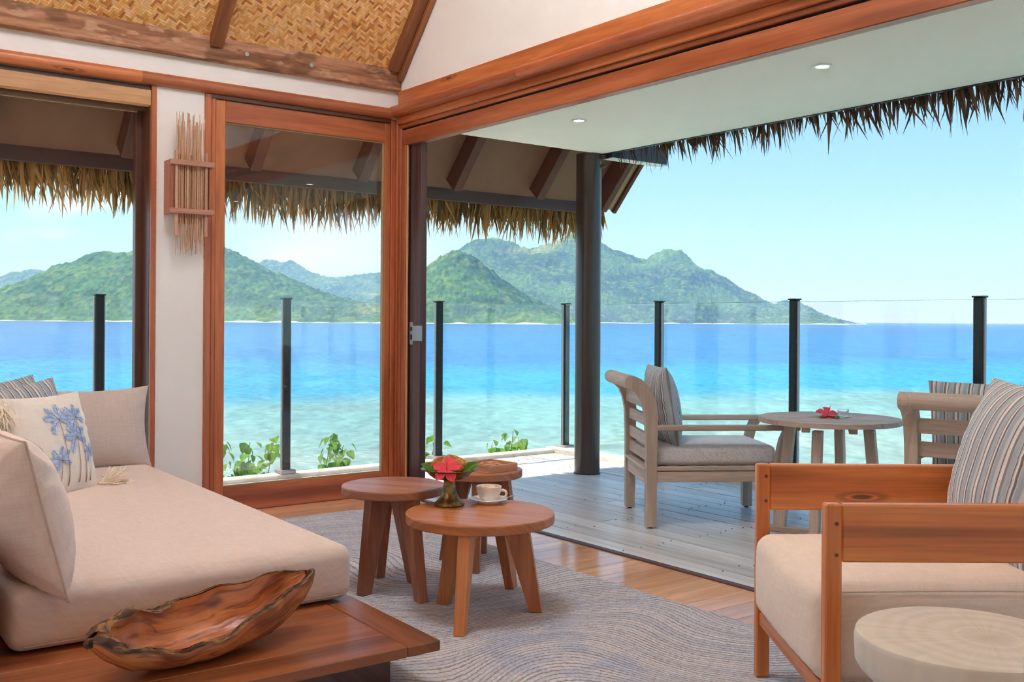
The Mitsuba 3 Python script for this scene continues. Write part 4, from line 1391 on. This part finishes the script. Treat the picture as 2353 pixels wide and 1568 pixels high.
def grid_faces(n, m, flip=False, at=0):
    i = np.arange(n * m).reshape(n, m)
    q = np.stack([i[:-1, :-1], i[1:, :-1], i[1:, 1:], i[:-1, 1:]], -1).reshape(-1, 4)
    if flip:
        q = q[:, ::-1]
    return np.vstack([q[:, [0, 1, 2]], q[:, [0, 2, 3]]]) + at


Fo = grid_faces(NB, NA + 1)
bowlM = mat4((2.785, -2.255, 0.158), rz=math.atan2(0.95, -0.30))
UVb = np.array(U)
hole = (np.abs(outer[..., 0] - 0.13) / 0.030) ** 2 + (np.abs(np.arange(NA + 1)[None, :] / NA - 0.80) / 0.05) ** 2 < 1
hole = hole if False else np.zeros_like(hole)
put(bw_ + '__shell', (outer.reshape(-1, 3), Fo), 'bowl_wood_two', True, UVb, bowlM)
put(bw_ + '__hollow', (inner.reshape(-1, 3), Fo[:, ::-1]), 'bowl_wood_two', True, UVb + np.array([0, 0.5]), bowlM)
scene['bowl_wood_two'] = {'type': 'twosided', 'nested_bsdf': scene['bowl_wood']}
# bark rim: an uneven raised lip, wide at the left tip, thin along the back
for side, jj in (('near', 0), ('far', NA)):
    a = outer[:, jj].copy()
    b0 = inner[:, jj].copy()
    nz = meshkit.fbm(np.stack([u * 9, u * 0 + jj, u * 0], 1), 4, 12)
    wid = np.interp(u, [0, 0.1, 0.2, 0.35, 0.7, 0.9, 1], [2.4, 2.0, 1.2, 1.0, 0.9, 0.7, 0.5]) if jj == 0 else np.interp(u, [0, 0.1, 0.25, 0.42, 0.5, 1], [2.4, 1.9, 1.5, 1.2, 0.35, 0.3])
    wid = wid * (0.5 + nz)
    b = a + (b0 - a) * wid[:, None]
    rows = 9
    S = np.stack([a + (b - a) * q for q in np.linspace(-0.06, 1, rows)], 1)
    prof = np.sin(np.linspace(0.15, np.pi - 0.05, rows))
    lump = meshkit.fbm(S * np.array([34, 90, 90]), 4, 9)
    S[..., 2] += prof[None, :] * (0.004 + 0.016 * np.clip(lump - 0.3, 0, 1)) * np.clip(wid, 0, 1.6)[:, None] - 0.002
    S[..., 0] += 0.010 * (meshkit.fbm(S * 40 + 9, 3, 15) - 0.5)
    put(bw_ + '__bark_rim', (S.reshape(-1, 3), grid_faces(NB, rows, jj == NA)), 'bowl_bark_two', True, np.stack([np.repeat(u, rows) * Lb, np.tile(np.arange(rows) * 0.004, NB)], 1), bowlM, label='rough bark edge')
for uu_, sc_ in ((0.004, (0.016, 0.010, 0.014)), (0.994, (0.014, 0.009, 0.014))):
    m = trimesh.creation.icosphere(3, 1.0)
    v = np.array(m.vertices) * np.array(sc_)
    v *= (1 + 0.5 * (meshkit.fbm(v * 120, 3, 3) - 0.5))[:, None]
    ii = int(uu_ * (NB - 1))
    v += np.array([outer[ii, NA // 2, 0], shift[ii], (rim_n[ii] + rim_f[ii]) / 2 - 0.010])
    put(bw_ + '__tip', (v, np.array(m.faces)), 'bowl_bark_two', True, v[:, :2].copy(), bowlM)
scene['bowl_bark_two'] = {'type': 'twosided', 'nested_bsdf': scene['bowl_bark']}
# knot hole: dark patch on the near flank stands for its shaded depth
principled('knot_dark', lin(24, 15, 12), 0.95, 0.1, two=True)
uu, aa = np.meshgrid(u, np.arange(NA + 1) / NA, indexing='ij')
hole = ((uu - 0.72) / 0.034) ** 2 + ((aa - 0.27 + 0.9 * (uu - 0.72)) / 0.055) ** 2 < 1.1 - 0.9 * meshkit.noise(np.stack([uu * 60, aa * 30, uu * 0], -1), 7)
keep = hole.ravel()[Fo].all(1)
vv = outer.reshape(-1, 3).copy() + np.array([0, -0.0016, -0.0012])
hf = Fo[keep]
used, inv = np.unique(hf, return_inverse=True)
put(bw_ + '__knot_hole_patch', (vv[used], inv.reshape(-1, 3)), 'knot_dark', True, None, bowlM, label='dark patch standing for a shaded knot hole')

# ------------------------------------------------------------------ nest of round tables


def round_table(label, cx, cy, z, R, th, feet, lean, seed, mat='wood_table'):
    k = thing('round_table', label, 'table', 'nest of round timber tables')
    prof = [(0, z - th), (R - 0.005, z - th), (R - 0.001, z - th + 0.002), (R, z - th + 0.005), (R, z - 0.005), (R - 0.0015, z - 0.0015), (R - 0.005, z), (0, z)]
    n = 72
    a = np.arange(n) * 2 * np.pi / n
    prof = np.array(prof)
    v = np.stack([np.outer(np.cos(a), prof[:, 0]), np.outer(np.sin(a), prof[:, 0]), np.tile(prof[:, 1], (n, 1))], -1).reshape(-1, 3)
    m = len(prof)
    f = []
    for i in range(n):
        j = (i + 1) % n
        for q in range(m - 1):
            f += [[i * m + q, j * m + q, j * m + q + 1], [i * m + q, j * m + q + 1, i * m + q + 1]]
    g = 0.55
    rot = np.stack([v[:, 0] * math.cos(g) + v[:, 1] * math.sin(g), -v[:, 0] * math.sin(g) + v[:, 1] * math.cos(g), v[:, 2]], 1)
    put(k + '__top', fixn(v + np.array([cx, cy, 0]), np.array(f)), mat, False, grain_uv(rot, 'x'))
    zt = z - th
    for fx, fy in feet:
        d = np.array([fx - cx, fy - cy])
        r = np.linalg.norm(d)
        d /= r
        t = np.array([-d[1], d[0]])
        c0 = np.array([cx, cy])
        tw, tt = 0.046, 0.036                    # foot: radial, tangential
        pts = []
        ro, ri = min(R - 0.02, r - lean), min(R - 0.02, r - lean) - 0.098
        for rad, zz in ((r + tw / 2, 0.013), (r - tw / 2, 0.013), (ro, zt), (ri, zt)):
            for s in (-1, 1):
                w = tt / 2 if zz < 0.1 else tt * 0.62
                p = c0 + d * rad + t * s * w
                pts.append((p[0], p[1], zz))
        hm = hullmesh(pts)
        vv = np.array(hm.vertices)
        put(k + '__leg', hm, mat, False, grain_uv(vv, 'z'))
    for (ax, ay), (bx2, by2) in (((feet[0]), (feet[1])), ((feet[2]), (feet[3]))):
        p, q = np.array([ax, ay]), np.array([bx2, by2])
        pa, qa = np.array([cx, cy]) + (p - [cx, cy]) * 0.62, np.array([cx, cy]) + (q - [cx, cy]) * 0.62
        L = np.linalg.norm(qa - pa)
        v, f = cbox((L, 0.034, 0.032), 0.003)
        uv = grain_uv(v, 'x')
        M = mat4(((pa + qa)[0] / 2, (pa + qa)[1] / 2, zt - 0.017), rz=math.atan2(*(qa - pa)[::-1]))
        put(k + '__rail', (tf(v, M), f), mat, False, uv)
    return k


RUGZ = 0.013
round_table('largest low round timber table in front, carrying the cake stand and cup', 2.44, -1.085, 0.380, 0.280, 0.036,
            [(2.650, -1.318), (2.262, -0.800), (2.585, -0.930), (2.295, -1.150)], 0.03, 1, 'wood_teak')
round_table('round timber side table between the daybed and the other tables', 1.975, -1.185, 0.430, 0.210, 0.034,
            [(2.005, -1.335), (1.962, -1.075), (2.222, -1.207), (1.80, -1.150)], 0.02, 2)
round_table('round timber side table at the back carrying the game box', 1.82, -0.64, 0.430, 0.188, 0.034,
            [(1.975, -0.775), (1.69, -0.53), (1.955, -0.545), (1.70, -0.75)], 0.03, 3)

# pedestal bowl with cake and flower
BX, BY, BZ = 2.262, -1.105, 0.3805
pb = thing('pedestal_bowl', 'antique brass pedestal bowl holding cake on the front round table', 'bowl')
MBp = mat4((BX, BY, BZ))
lathe(pb + '__stem', [(0, 0), (0.057, 0), (0.059, 0.004), (0.054, 0.012), (0.044, 0.022), (0.034, 0.036), (0.0285, 0.050), (0.027, 0.056), (0.0275, 0.058), (0.025, 0.066), (0.0225, 0.085), (0.0225, 0.098), (0.026, 0.104), (0, 0.104)], 'brass', 48, MBp)
lathe(pb + '__dish', [(0, 0.100), (0.040, 0.101), (0.062, 0.106), (0.078, 0.118), (0.090, 0.133), (0.110, 0.139), (0.112, 0.1415), (0.109, 0.143), (0.088, 0.137), (0.076, 0.124), (0.06, 0.113), (0, 0.110)], 'brass', 56, MBp)


def in_view(dx, dy):
    """offset on the table: dx to the right as the seated viewer sees it, dy away from the viewer"""
    return np.array([0.606 * dx - 0.795 * dy, 0.795 * dx + 0.606 * dy])


ck = thing('cake', 'round golden brown fruit cake in the brass bowl', 'cake')
m = trimesh.creation.icosphere(4, 1.0)
v = np.array(m.vertices)
v[:, 2] = np.where(v[:, 2] > 0, v[:, 2] ** 1.0, np.maximum(v[:, 2], -0.55))
rad = np.hypot(v[:, 0], v[:, 1])
v *= np.array([0.078, 0.062, 0.044])
v[:, 2] += 0.010 * (meshkit.fbm(v * 45 + 3, 4, 3) - 0.5) * (v[:, 2] > -0.005) * 2
v[:, :2] *= (1 + 0.14 * (meshkit.fbm(v * 30, 3, 6) - 0.5))[:, None]
o = in_view(-0.003, 0.008)
put(ck + '__crumb', (tf(v, mat4((BX + o[0], BY + o[1], BZ + 0.146), rz=0.9)), np.array(m.faces)), 'cake_crust', True)
for i, (a, ln) in enumerate(((190, 0.075), (165, 0.065), (8, 0.075), (-14, 0.065), (215, 0.06), (330, 0.06))):
    lk = thing('leaf', ['green leaf standing up at the left rim of the brass bowl', 'rear green leaf at the left rim of the brass bowl', 'green leaf reaching over the right rim of the brass bowl', 'lower green leaf under the cake on the right', 'lower green leaf under the cake on the left', 'green leaf lying in front of the cake on the right'][i], 'leaf', 'leaves in the brass bowl')
    v, f, uu = leaf_mesh(ln, 0.046, 0.3, -0.25, 9)
    o = in_view(0.045 * math.cos(math.radians(a)), 0.045 * math.sin(math.radians(a)))
    az = math.atan2(*in_view(math.cos(math.radians(a)), math.sin(math.radians(a)))[::-1])
    put(lk + '__blade', (v, f), 'leaf_green', True, uu, mat4((BX + o[0], BY + o[1], BZ + 0.132), rz=az, ry=-0.30 if i < 4 else -0.1, rx=(0.95 if math.cos(math.radians(a)) > 0 else -0.95)))


def hibiscus(name, label, c, normal, s, seed):
    k = thing(name, label, 'flower')
    r = np.random.default_rng(seed)
    z = np.asarray(normal, float)
    z /= np.linalg.norm(z)
    x = np.cross([0, 0, 1.0], z)
    x /= np.linalg.norm(x)
    y = np.cross(z, x)
    B = np.eye(4)
    B[:3, 0], B[:3, 1], B[:3, 2], B[:3, 3] = x, y, z, c
    for i in range(5):
        t = np.linspace(0, 1, 12)
        V, F = [], []
        wid = s * 0.40 * np.sin(np.pi * np.clip(t * 0.86 + 0.06, 0, 1)) ** 0.6 * (0.35 + 0.75 * t)
        wid[-1] *= 0.55
        for a in range(12):
            for q in np.linspace(-1, 1, 9):
                rr = s * t[a] * (1 - 0.12 * q * q * t[a])
                V.append((rr * 0.97, q * wid[a], s * (0.30 * t[a] - 0.42 * t[a] ** 2.4) + 0.05 * s * math.sin(q * 9 + i * 2 + seed) * t[a] ** 2 + 0.09 * s * abs(q) * t[a]))
            if a:
                b = 9 * a
                for w in range(8):
                    F += [[b - 9 + w, b + w, b + w + 1], [b - 9 + w, b + w + 1, b - 8 + w]]
        put(k + '__petal', (np.array(V), np.array(F)), 'petal_red', True, None, B @ mat4(rz=i * 2 * np.pi / 5 + 0.25 + 0.06 * r.standard_normal()))
    st = sweep(tf(np.array([(0, 0, 0), (0.01 * s, 0, 0.35 * s), (0.06 * s, 0.03 * s, 0.75 * s), (0.12 * s, 0.05 * s, 1.0 * s)]), B), [0.035 * s, 0.028 * s, 0.022 * s, 0.016 * s], 8)
    put(k + '__stamen', st, 'petal_red', True)
    return k


o = in_view(-0.006, -0.082)
hibiscus('hibiscus_flower', 'red hibiscus flower leaning on the cake in the brass bowl', (BX + o[0], BY + o[1], BZ + 0.150), (0.62, -0.50, 0.62), 0.060, 3)

# cup, saucer, spoon
cx, cy, cz = 2.312, -0.952, 0.3805
sk = thing('saucer', 'white saucer under the coffee cup', 'saucer')
MS = mat4((cx, cy, cz))
lathe(sk + '__dish', [(0, 0), (0.038, 0), (0.040, 0.003), (0.055, 0.008), (0.073, 0.0165), (0.0745, 0.018), (0.073, 0.0195), (0.054, 0.0115), (0.038, 0.0065), (0, 0.0055)], 'porcelain', 56, MS)
cp = thing('coffee_cup', 'white cup of cappuccino on its saucer', 'cup')
lathe(cp + '__body', [(0, 0.006), (0.026, 0.006), (0.028, 0.009), (0.030, 0.012), (0.040, 0.026), (0.0465, 0.042), (0.0495, 0.060), (0.050, 0.066), (0.0485, 0.067), (0.0475, 0.062), (0.044, 0.042), (0.036, 0.024), (0.024, 0.014), (0, 0.013)], 'porcelain', 56, MS)
hd = in_view(1, -0.25)
hd = hd / np.linalg.norm(hd)
pts = [(cx + hd[0] * r, cy + hd[1] * r, cz + z) for r, z in ((0.046, 0.050), (0.058, 0.053), (0.068, 0.049), (0.072, 0.040), (0.069, 0.030), (0.060, 0.024), (0.043, 0.022))]
put(cp + '__handle', sweep(pts, [0.006, 0.0055, 0.005, 0.005, 0.005, 0.0052, 0.006], 10), 'porcelain', True)
m = trimesh.creation.cylinder(0.0470, 0.002, sections=40)
m.apply_translation((cx, cy, cz + 0.0600))
put(cp + '__coffee', m, 'coffee_foam', False)
sp = thing('teaspoon', 'small steel teaspoon lying on the saucer beside the cup', 'spoon')
a = np.array([cx, cy]) + in_view(0.045, -0.040)
b = np.array([cx, cy]) + in_view(0.098, 0.012)
put(sp + '__handle', sweep([(a[0], a[1], cz + 0.0145), ((a[0] + b[0]) / 2, (a[1] + b[1]) / 2, cz + 0.0235), (b[0], b[1], cz + 0.027)], [0.0022, 0.0018, 0.003], 8), 'chrome', True)
m = trimesh.creation.icosphere(2, 1.0)
m.apply_scale((0.013, 0.009, 0.003))
m.apply_transform(mat4((a[0], a[1], cz + 0.0145), rz=math.atan2(*(b - a)[::-1])))
put(sp + '__bowl', m, 'chrome', True)

# game box on the back table
gb = thing('game_box', 'pale timber noughts and crosses box on the back round table', 'box')
p0 = np.array([1.975, -0.705])                      # front corner
eR, eL = np.array([-0.13, 0.99]), np.array([-0.99, -0.13])
eR /= np.linalg.norm(eR)
eL /= np.linalg.norm(eL)
S = 0.175
zb = 0.4305
MG = np.eye(4)
MG[:3, 0], MG[:3, 1] = [*eR, 0], [*eL, 0]
MG[:3, 3] = [*p0, zb]
wood('wood_box', (216, 166, 124), (196, 138, 98), (166, 104, 70), fv=40, rough=0.5, tone=0.06)
box(gb + '__floor', (0.006, 0.006, 0), (S - 0.006, S - 0.006, 0.008), 'wood_box', 'x', 0.001, M=MG)
for lo, hi, g in (((0, 0, 0), (S, 0.007, 0.033), 'x'), ((0, S - 0.007, 0), (S, S, 0.033), 'x'), ((0, 0.007, 0), (0.007, S - 0.007, 0.033), 'y'), ((S - 0.007, 0.007, 0), (S, S - 0.007, 0.033), 'y')):
    box(gb + '__wall', lo, hi, 'wood_box', g, 0.001, M=MG)
for k in (1, 2):
    c = 0.007 + (S - 0.014) * k / 3
    box(gb + '__divider', (c - 0.002, 0.007, 0.008), (c + 0.002, S - 0.007, 0.028), 'wood_box', 'y', 0.0005, M=MG)
    box(gb + '__divider', (0.007, c - 0.002, 0.008), (S - 0.007, c + 0.002, 0.028), 'wood_box', 'x', 0.0005, M=MG)
ring = [(0.012, 0), (0.0225, 0), (0.0235, 0.002), (0.0235, 0.012), (0.0215, 0.014), (0.013, 0.014), (0.011, 0.012), (0.011, 0.002), (0.012, 0)]
cells = [(i, j) for i in range(3) for j in range(3)]
for n_, (i, j) in enumerate(cells):
    c = [0.007 + (S - 0.014) * (q + 0.5) / 3 for q in (i, j)]
    cn = {(0, 0): 'front corner', (1, 0): 'middle of the right edge', (2, 0): 'right corner', (0, 1): 'middle of the left edge', (0, 2): 'left corner', (1, 2): 'middle of the rear left edge', (2, 1): 'middle of the rear right edge', (2, 2): 'rear corner'}.get((i, j), 'centre')
    M = MG @ mat4((c[0], c[1], 0.0085), rz=0.3 * n_)
    if n_ % 2 == 0:
        gk = thing('game_ring', f'round timber noughts piece in the {cn} of the game box', 'game piece', 'noughts in the game box')
        lathe(gk + '__disc', [(0, 0), (0.0225, 0), (0.0235, 0.002), (0.0235, 0.014), (0.0215, 0.016), (0, 0.016)], 'wood_box', 24, M, uvs=True)
    else:
        gk = thing('game_cross', f'cross shaped timber piece in the {cn} of the game box', 'game piece', 'crosses in the game box')
        for r_ in (0, 1):
            v, f = cbox((0.052, 0.011, 0.015 + 0.002 * r_), 0.001)
            put(gk + '__bar', (tf(v + np.array([0, 0, 0.0078 + 0.001 * r_]), mat4(rz=math.pi / 4 + r_ * math.pi / 2)), f), 'wood_box', False, grain_uv(v, 'x'), M)

# ------------------------------------------------------------------ teak armchair
AM = mat4((4.03, -0.70, 0.0), rz=math.atan2(0.606, -0.795))
ac = thing('armchair', 'timber armchair with cream seat in the right foreground', 'armchair')
W2 = 0.355
zr = RUGZ
for s in (-1, 1):
    xo, xi = s * W2, s * (W2 - 0.036)
    box(ac + '__front_leg', (xo, 0.362, zr), (xi, 0.402, 0.664), 'wood_arm', 'z', 0.004, M=AM)
    box(ac + '__rear_leg', (xo, -0.44, zr), (xi, -0.40, 0.664), 'wood_arm', 'z', 0.004, M=AM)
    v, f = cbox((0.034, 0.7615, 0.139), 0.004)
    put(ac + '__arm_board', (v + np.array([s * (W2 - 0.018), -0.0188, 0.5945]), f), 'wood_arm', False, grain_uv(v, 'y'), AM)
    box(ac + '__side_rail', (xo * 0.995, -0.40, 0.175), (s * (W2 - 0.03), 0.362, 0.213), 'wood_arm', 'y', 0.003, M=AM)
    for zz in (0.553, 0.628):
        m = trimesh.creation.cylinder(0.0045, 0.004, sections=12)
        m.apply_transform(mat4((s * (W2 - 0.036) - s * 0.0005, 0.376, zz), ry=math.pi / 2))
        put(ac + '__plug', m, 'wood_dark', False, np.zeros((len(m.vertices), 2)), AM)
        m = trimesh.creation.cylinder(0.0045, 0.004, sections=12)
        m.apply_transform(mat4((s * W2 + s * 0.0005, 0.376, zz - 0.01), ry=math.pi / 2))
        put(ac + '__plug', m, 'wood_dark', False, np.zeros((len(m.vertices), 2)), AM)
box(ac + '__front_rail', (-W2 + 0.036, 0.366, 0.172), (W2 - 0.036, 0.394, 0.213), 'wood_arm', 'x', 0.003, M=AM)
box(ac + '__rear_rail', (-W2 + 0.036, -0.436, 0.172), (W2 - 0.036, -0.408, 0.213), 'wood_arm', 'x', 0.003, M=AM)
box(ac + '__back_board', (-W2 + 0.036, -0.438, 0.45), (W2 - 0.036, -0.404, 0.72), 'wood_arm', 'x', 0.004, M=AM)
v, f, uv = rbox(0.632, 0.80, 0.245, 0.045, 36, (0.014, 0.020, 0.014))
v[:, 2] += 0.0015 * np.sin(v[:, 0] * 150 + 3 * meshkit.noise(v * 9, 2)) * np.clip((v[:, 1] - 0.33) / 0.06, 0, 1) * (meshkit.noise(v * 8, 3))
put(ac + '__seat_cushion', (v + np.array([0, 0.012, 0.215 + 0.1225]), f), 'fabric_cream', True, uv, AM)
m = sweep([(-0.3135, q, 0.4445 + 0.004 * math.sin((q + 0.38) / 0.7 * math.pi)) for q in np.linspace(-0.38, 0.36, 24)], 0.0025, 6)
put(ac + '__piping', m, 'piping_cream', True, None, AM)
Mp = AM @ pil_mat((0.04, -0.235, 0.455 + 0.235), (1, 0.0, 0.03), (0.0, -0.30, 1))
cushion('armchair_cushion', 'large striped cushion leaning in the timber armchair', 0.53, 0.50, 0.20, Mp, 'fabric_stripe', 60, None, pinch=0.05, n=44)

# pale drum table
dt = thing('drum_table', 'pale carved hourglass side table in the right foreground', 'table')
lathe(dt + '__body', [(0, RUGZ), (0.165, RUGZ), (0.17, RUGZ + 0.01), (0.165, 0.10), (0.125, 0.19), (0.115, 0.23), (0.125, 0.27), (0.185, 0.345), (0.212, 0.372), (0.219, 0.385), (0.221, 0.435), (0.217, 0.446), (0.210, 0.450), (0, 0.450)], 'wood_pale', 72, mat4((4.435, -1.268, 0.0)))

# ------------------------------------------------------------------ outdoor chairs and table


def teak_chair(label, M, cushion_label, seat_label, seed):
    k = thing('outdoor_chair', label, 'chair', None)
    w = 0.291
    for s in (-1, 1):
        # rear post: vertical, curving backwards into the scroll
        pts = [(-0.352, 0.0), (-0.352, 0.45), (-0.353, 0.58), (-0.366, 0.66), (-0.395, 0.72), (-0.432, 0.755), (-0.462, 0.768)]
        P = np.array(pts)
        t = np.gradient(P, axis=0)
        t /= np.linalg.norm(t, axis=1, keepdims=True)
        nn = np.stack([-t[:, 1], t[:, 0]], 1)
        hw = np.array([0.027, 0.029, 0.033, 0.036, 0.036, 0.036, 0.036])[:, None]
        poly = Polygon(np.vstack([P + nn * hw, (P - nn * hw)[::-1]])).buffer(0)
        poly = poly.union(Polygon([(-0.464 + 0.037 * math.cos(a), 0.767 + 0.037 * math.sin(a)) for a in np.linspace(0, 2 * np.pi, 20)]))
        m = extrude(poly, 0.054)
        m.apply_transform(np.array([[0, 0, 1, s * w - 0.027], [1, 0, 0, 0], [0, 1, 0, 0.008], [0, 0, 0, 1.0]]))
        m.fix_normals()
        put(k + '__rear_post', m, 'wood_grey', False, grain_uv(np.array(m.vertices), 'z'), M)
        box(k + '__front_leg', (s * w - 0.027, 0.322, 0.008), (s * w + 0.027, 0.378, 0.335), 'wood_grey', 'z', 0.004, M=M)
        # flared arm support
        poly = Polygon([(0.322, 0.325), (0.378, 0.325), (0.384, 0.40), (0.400, 0.47), (0.430, 0.520), (0.372, 0.520), (0.348, 0.47), (0.332, 0.40)])
        m = extrude(poly, 0.046)
        m.apply_transform(np.array([[0, 0, 1, s * w - 0.023], [1, 0, 0, 0], [0, 1, 0, 0], [0, 0, 0, 1.0]]))
        m.fix_normals()
        put(k + '__arm_support', m, 'wood_grey', False, grain_uv(np.array(m.vertices), 'z'), M)
        box(k + '__arm', (s * w - 0.03, -0.33, 0.518), (s * w + 0.03, 0.455, 0.546), 'wood_grey', 'y', 0.005, M=M)
        box(k + '__side_rail', (s * w - 0.018, -0.33, 0.245), (s * w + 0.018, 0.325, 0.302), 'wood_grey', 'y', 0.003, M=M)
        box(k + '__side_lip', (s * w - 0.024, -0.33, 0.306), (s * w + 0.024, 0.325, 0.326), 'wood_grey', 'y', 0.003, M=M)
        lathe(k + '__foot_glide', [(0, 0), (0.012, 0), (0.012, 0.008), (0, 0.008)], 'rubber', 12, M @ mat4((s * w, 0.35, 0)))
        lathe(k + '__foot_glide', [(0, 0), (0.012, 0), (0.012, 0.008), (0, 0.008)], 'rubber', 12, M @ mat4((s * w, -0.352, 0)))
    a = np.linspace(0, 2 * np.pi, 20, endpoint=False)
    prof = [(0.037 * math.cos(q), 0.037 * math.sin(q)) for q in a]
    L = 2 * (w - 0.027)
    V = np.vstack([np.array([(-L / 2, -0.464 + p[0], 0.775 + p[1]) for p in prof]), np.array([(L / 2, -0.464 + p[0], 0.775 + p[1]) for p in prof])])
    F = []
    for i in range(20):
        j = (i + 1) % 20
        F += [[i, j, 20 + j], [i, 20 + j, 20 + i]]
    m = fixn(V, np.array(F))
    put(k + '__top_rail', m, 'wood_grey', True, grain_uv(np.array(m.vertices), 'x'), M)
    for z, y in ((0.665, -0.372), (0.565, -0.353), (0.460, -0.350), (0.375, -0.350)):
        box(k + '__back_slat', (-w + 0.025, y - 0.011, z - 0.032), (w - 0.025, y + 0.011, z + 0.032), 'wood_grey', 'x', 0.003, M=M)
    box(k + '__rear_rail', (-w + 0.027, -0.372, 0.225), (w - 0.027, -0.34, 0.300), 'wood_grey', 'x', 0.003, M=M)
    box(k + '__rear_lip', (-w + 0.0, -0.385, 0.302), (w - 0.0, -0.335, 0.318), 'wood_grey', 'x', 0.003, M=M)
    box(k + '__front_rail', (-w + 0.027, 0.334, 0.245), (w - 0.027, 0.366, 0.326), 'wood_grey', 'x', 0.003, M=M)
    for q in np.linspace(-0.27, 0.27, 6):
        box(k + '__seat_slat', (-w + 0.02, q - 0.03, 0.306), (w - 0.02, q + 0.03, 0.320), 'wood_grey', 'x', 0.002, M=M)
    v, f, uv = rbox(0.525, 0.67, 0.105, 0.03, 22, (0.006, 0.010, 0.012))
    put(k + '__seat_cushion', (v + np.array([0, 0.005, 0.326 + 0.0525]), f), 'fabric_grey', True, uv, M, label=seat_label)
    cushion('outdoor_cushion', cushion_label, 0.50, 0.46, 0.17, M @ pil_mat((0.0, -0.225, 0.42 + 0.205), (1, 0, 0), (0.0, -0.16, 1)), 'fabric_stripe', seed, None, pinch=0.03)
    return k


def chair_matrix(near_rear, width_dir):
    """rear near leg foot, unit vector from the right rear leg towards the left one..."""
    pass


# chair 1: rear legs at (1.21, .875) and (1.70, .56), looking along (.53, .85)
th1 = math.atan2(-0.545, 0.838)
f1 = np.array([-math.sin(th1), math.cos(th1)])
c1 = np.array([1.457, 0.717]) + f1 * 0.352
teak_chair('weathered teak garden armchair left of the outdoor table, seen from its side', mat4((c1[0], c1[1], 0.0), rz=th1), 'striped cushion on the left garden chair', 'pale grey seat cushion', 71)
# chair 2: turned with its back to the room
w2 = np.array([0.955, 0.295])
w2 /= np.linalg.norm(w2)
th2 = math.atan2(w2[1], w2[0])
f2 = np.array([-math.sin(th2), math.cos(th2)])
c2 = np.array([3.165, 0.565]) + w2 * 0.30 + f2 * 0.47
teak_chair('weathered teak garden armchair right of the outdoor table, seen from behind', mat4((c2[0], c2[1], 0.0), rz=th2), 'striped cushion on the garden chair seen from behind', 'pale grey seat cushion', 73)

# outdoor round table
ot = thing('outdoor_table', 'round slatted teak table on the deck with a red flower', 'table')
tx, ty, tz, tR = 2.40, 1.135, 0.612, 0.352
circ = Polygon([(tR * math.cos(a), tR * math.sin(a)) for a in np.linspace(0, 2 * np.pi, 90, endpoint=False)])
MT = mat4((tx, ty, 0), rz=0.62)
nb = 7
for i in range(nb):
    a = -tR + 2 * tR * i / nb
    s = circ.intersection(sbox(-1, a + 0.002, 1, a + 2 * tR / nb - 0.002))
    m = extrude(s, 0.024)
    m.apply_translation((0, 0, tz - 0.024))
    put(ot + '__top_slat', m, 'wood_grey', False, grain_uv(np.array(m.vertices), 'x'), MT)
for q in (-0.11, 0.11):
    box(ot + '__cleat', (q - 0.02, -0.30, tz - 0.050), (q + 0.02, 0.30, tz - 0.0245), 'wood_grey', 'y', 0.002, M=MT)
for i, a in enumerate((0.35, 1.92, 3.49, 5.06)):
    d, t = np.array([math.cos(a), math.sin(a)]), np.array([-math.sin(a), math.cos(a)])
    pts = []
    for r0, r1, z in ((0.175, 0.225, tz - 0.05), (0.225, 0.275, 0.03)):
        for r_ in (r0, r1):
            for s in (-0.022, 0.022):
                p = d * r_ + t * s
                pts.append((p[0], p[1], z))
    m = hullmesh(pts)
    put(ot + '__leg', m, 'wood_grey', False, grain_uv(np.array(m.vertices), 'z'), mat4((tx, ty, 0)))
for a in (0.35, 1.92):
    v, f = cbox((0.64, 0.055, 0.03), 0.004)
    put(ot + '__foot_bar', (v, f), 'wood_grey', False, grain_uv(v, 'x'), mat4((tx, ty, 0.0155 + (0.0005 if a > 1 else 0)), rz=a))
hibiscus('table_hibiscus', 'red hibiscus flower lying on the outdoor table', (tx - 0.005, ty - 0.01, tz + 0.018), (0.5, -0.35, 0.75), 0.06, 8)
for i, (a, ln) in enumerate(((0.62, 0.12), (3.6, 0.11), (0.1, 0.10), (4.4, 0.09), (5.6, 0.10))):
    lk = thing('fern_leaf', ['green fern leaf pointing right under the red flower on the outdoor table', 'green fern leaf pointing left under the red flower on the outdoor table', 'short green fern leaf at the front right of the red outdoor flower', 'smallest green fern leaf at the front of the red outdoor flower', 'green fern leaf lowest on the right of the red outdoor flower'][i], 'leaf', 'fern leaves on the outdoor table')
    v, f, uu = leaf_mesh(ln, 0.035, 0.15, 0.02, 9)
    put(lk + '__blade', (v, f), 'leaf_green', True, uu, mat4((tx, ty, tz + 0.004 + 0.0015 * i), rz=a + 0.3))
gk = thing('glass_holder', 'small clear glass candle holder beside the red flower', 'glass')
lathe(gk + '__body', [(0, 0), (0.024, 0), (0.026, 0.003), (0.028, 0.042), (0.0265, 0.0425), (0.0235, 0.006), (0, 0.006)], 'clear_glass', 32, mat4((tx + 0.03, ty + 0.075, tz + 0.0005)))
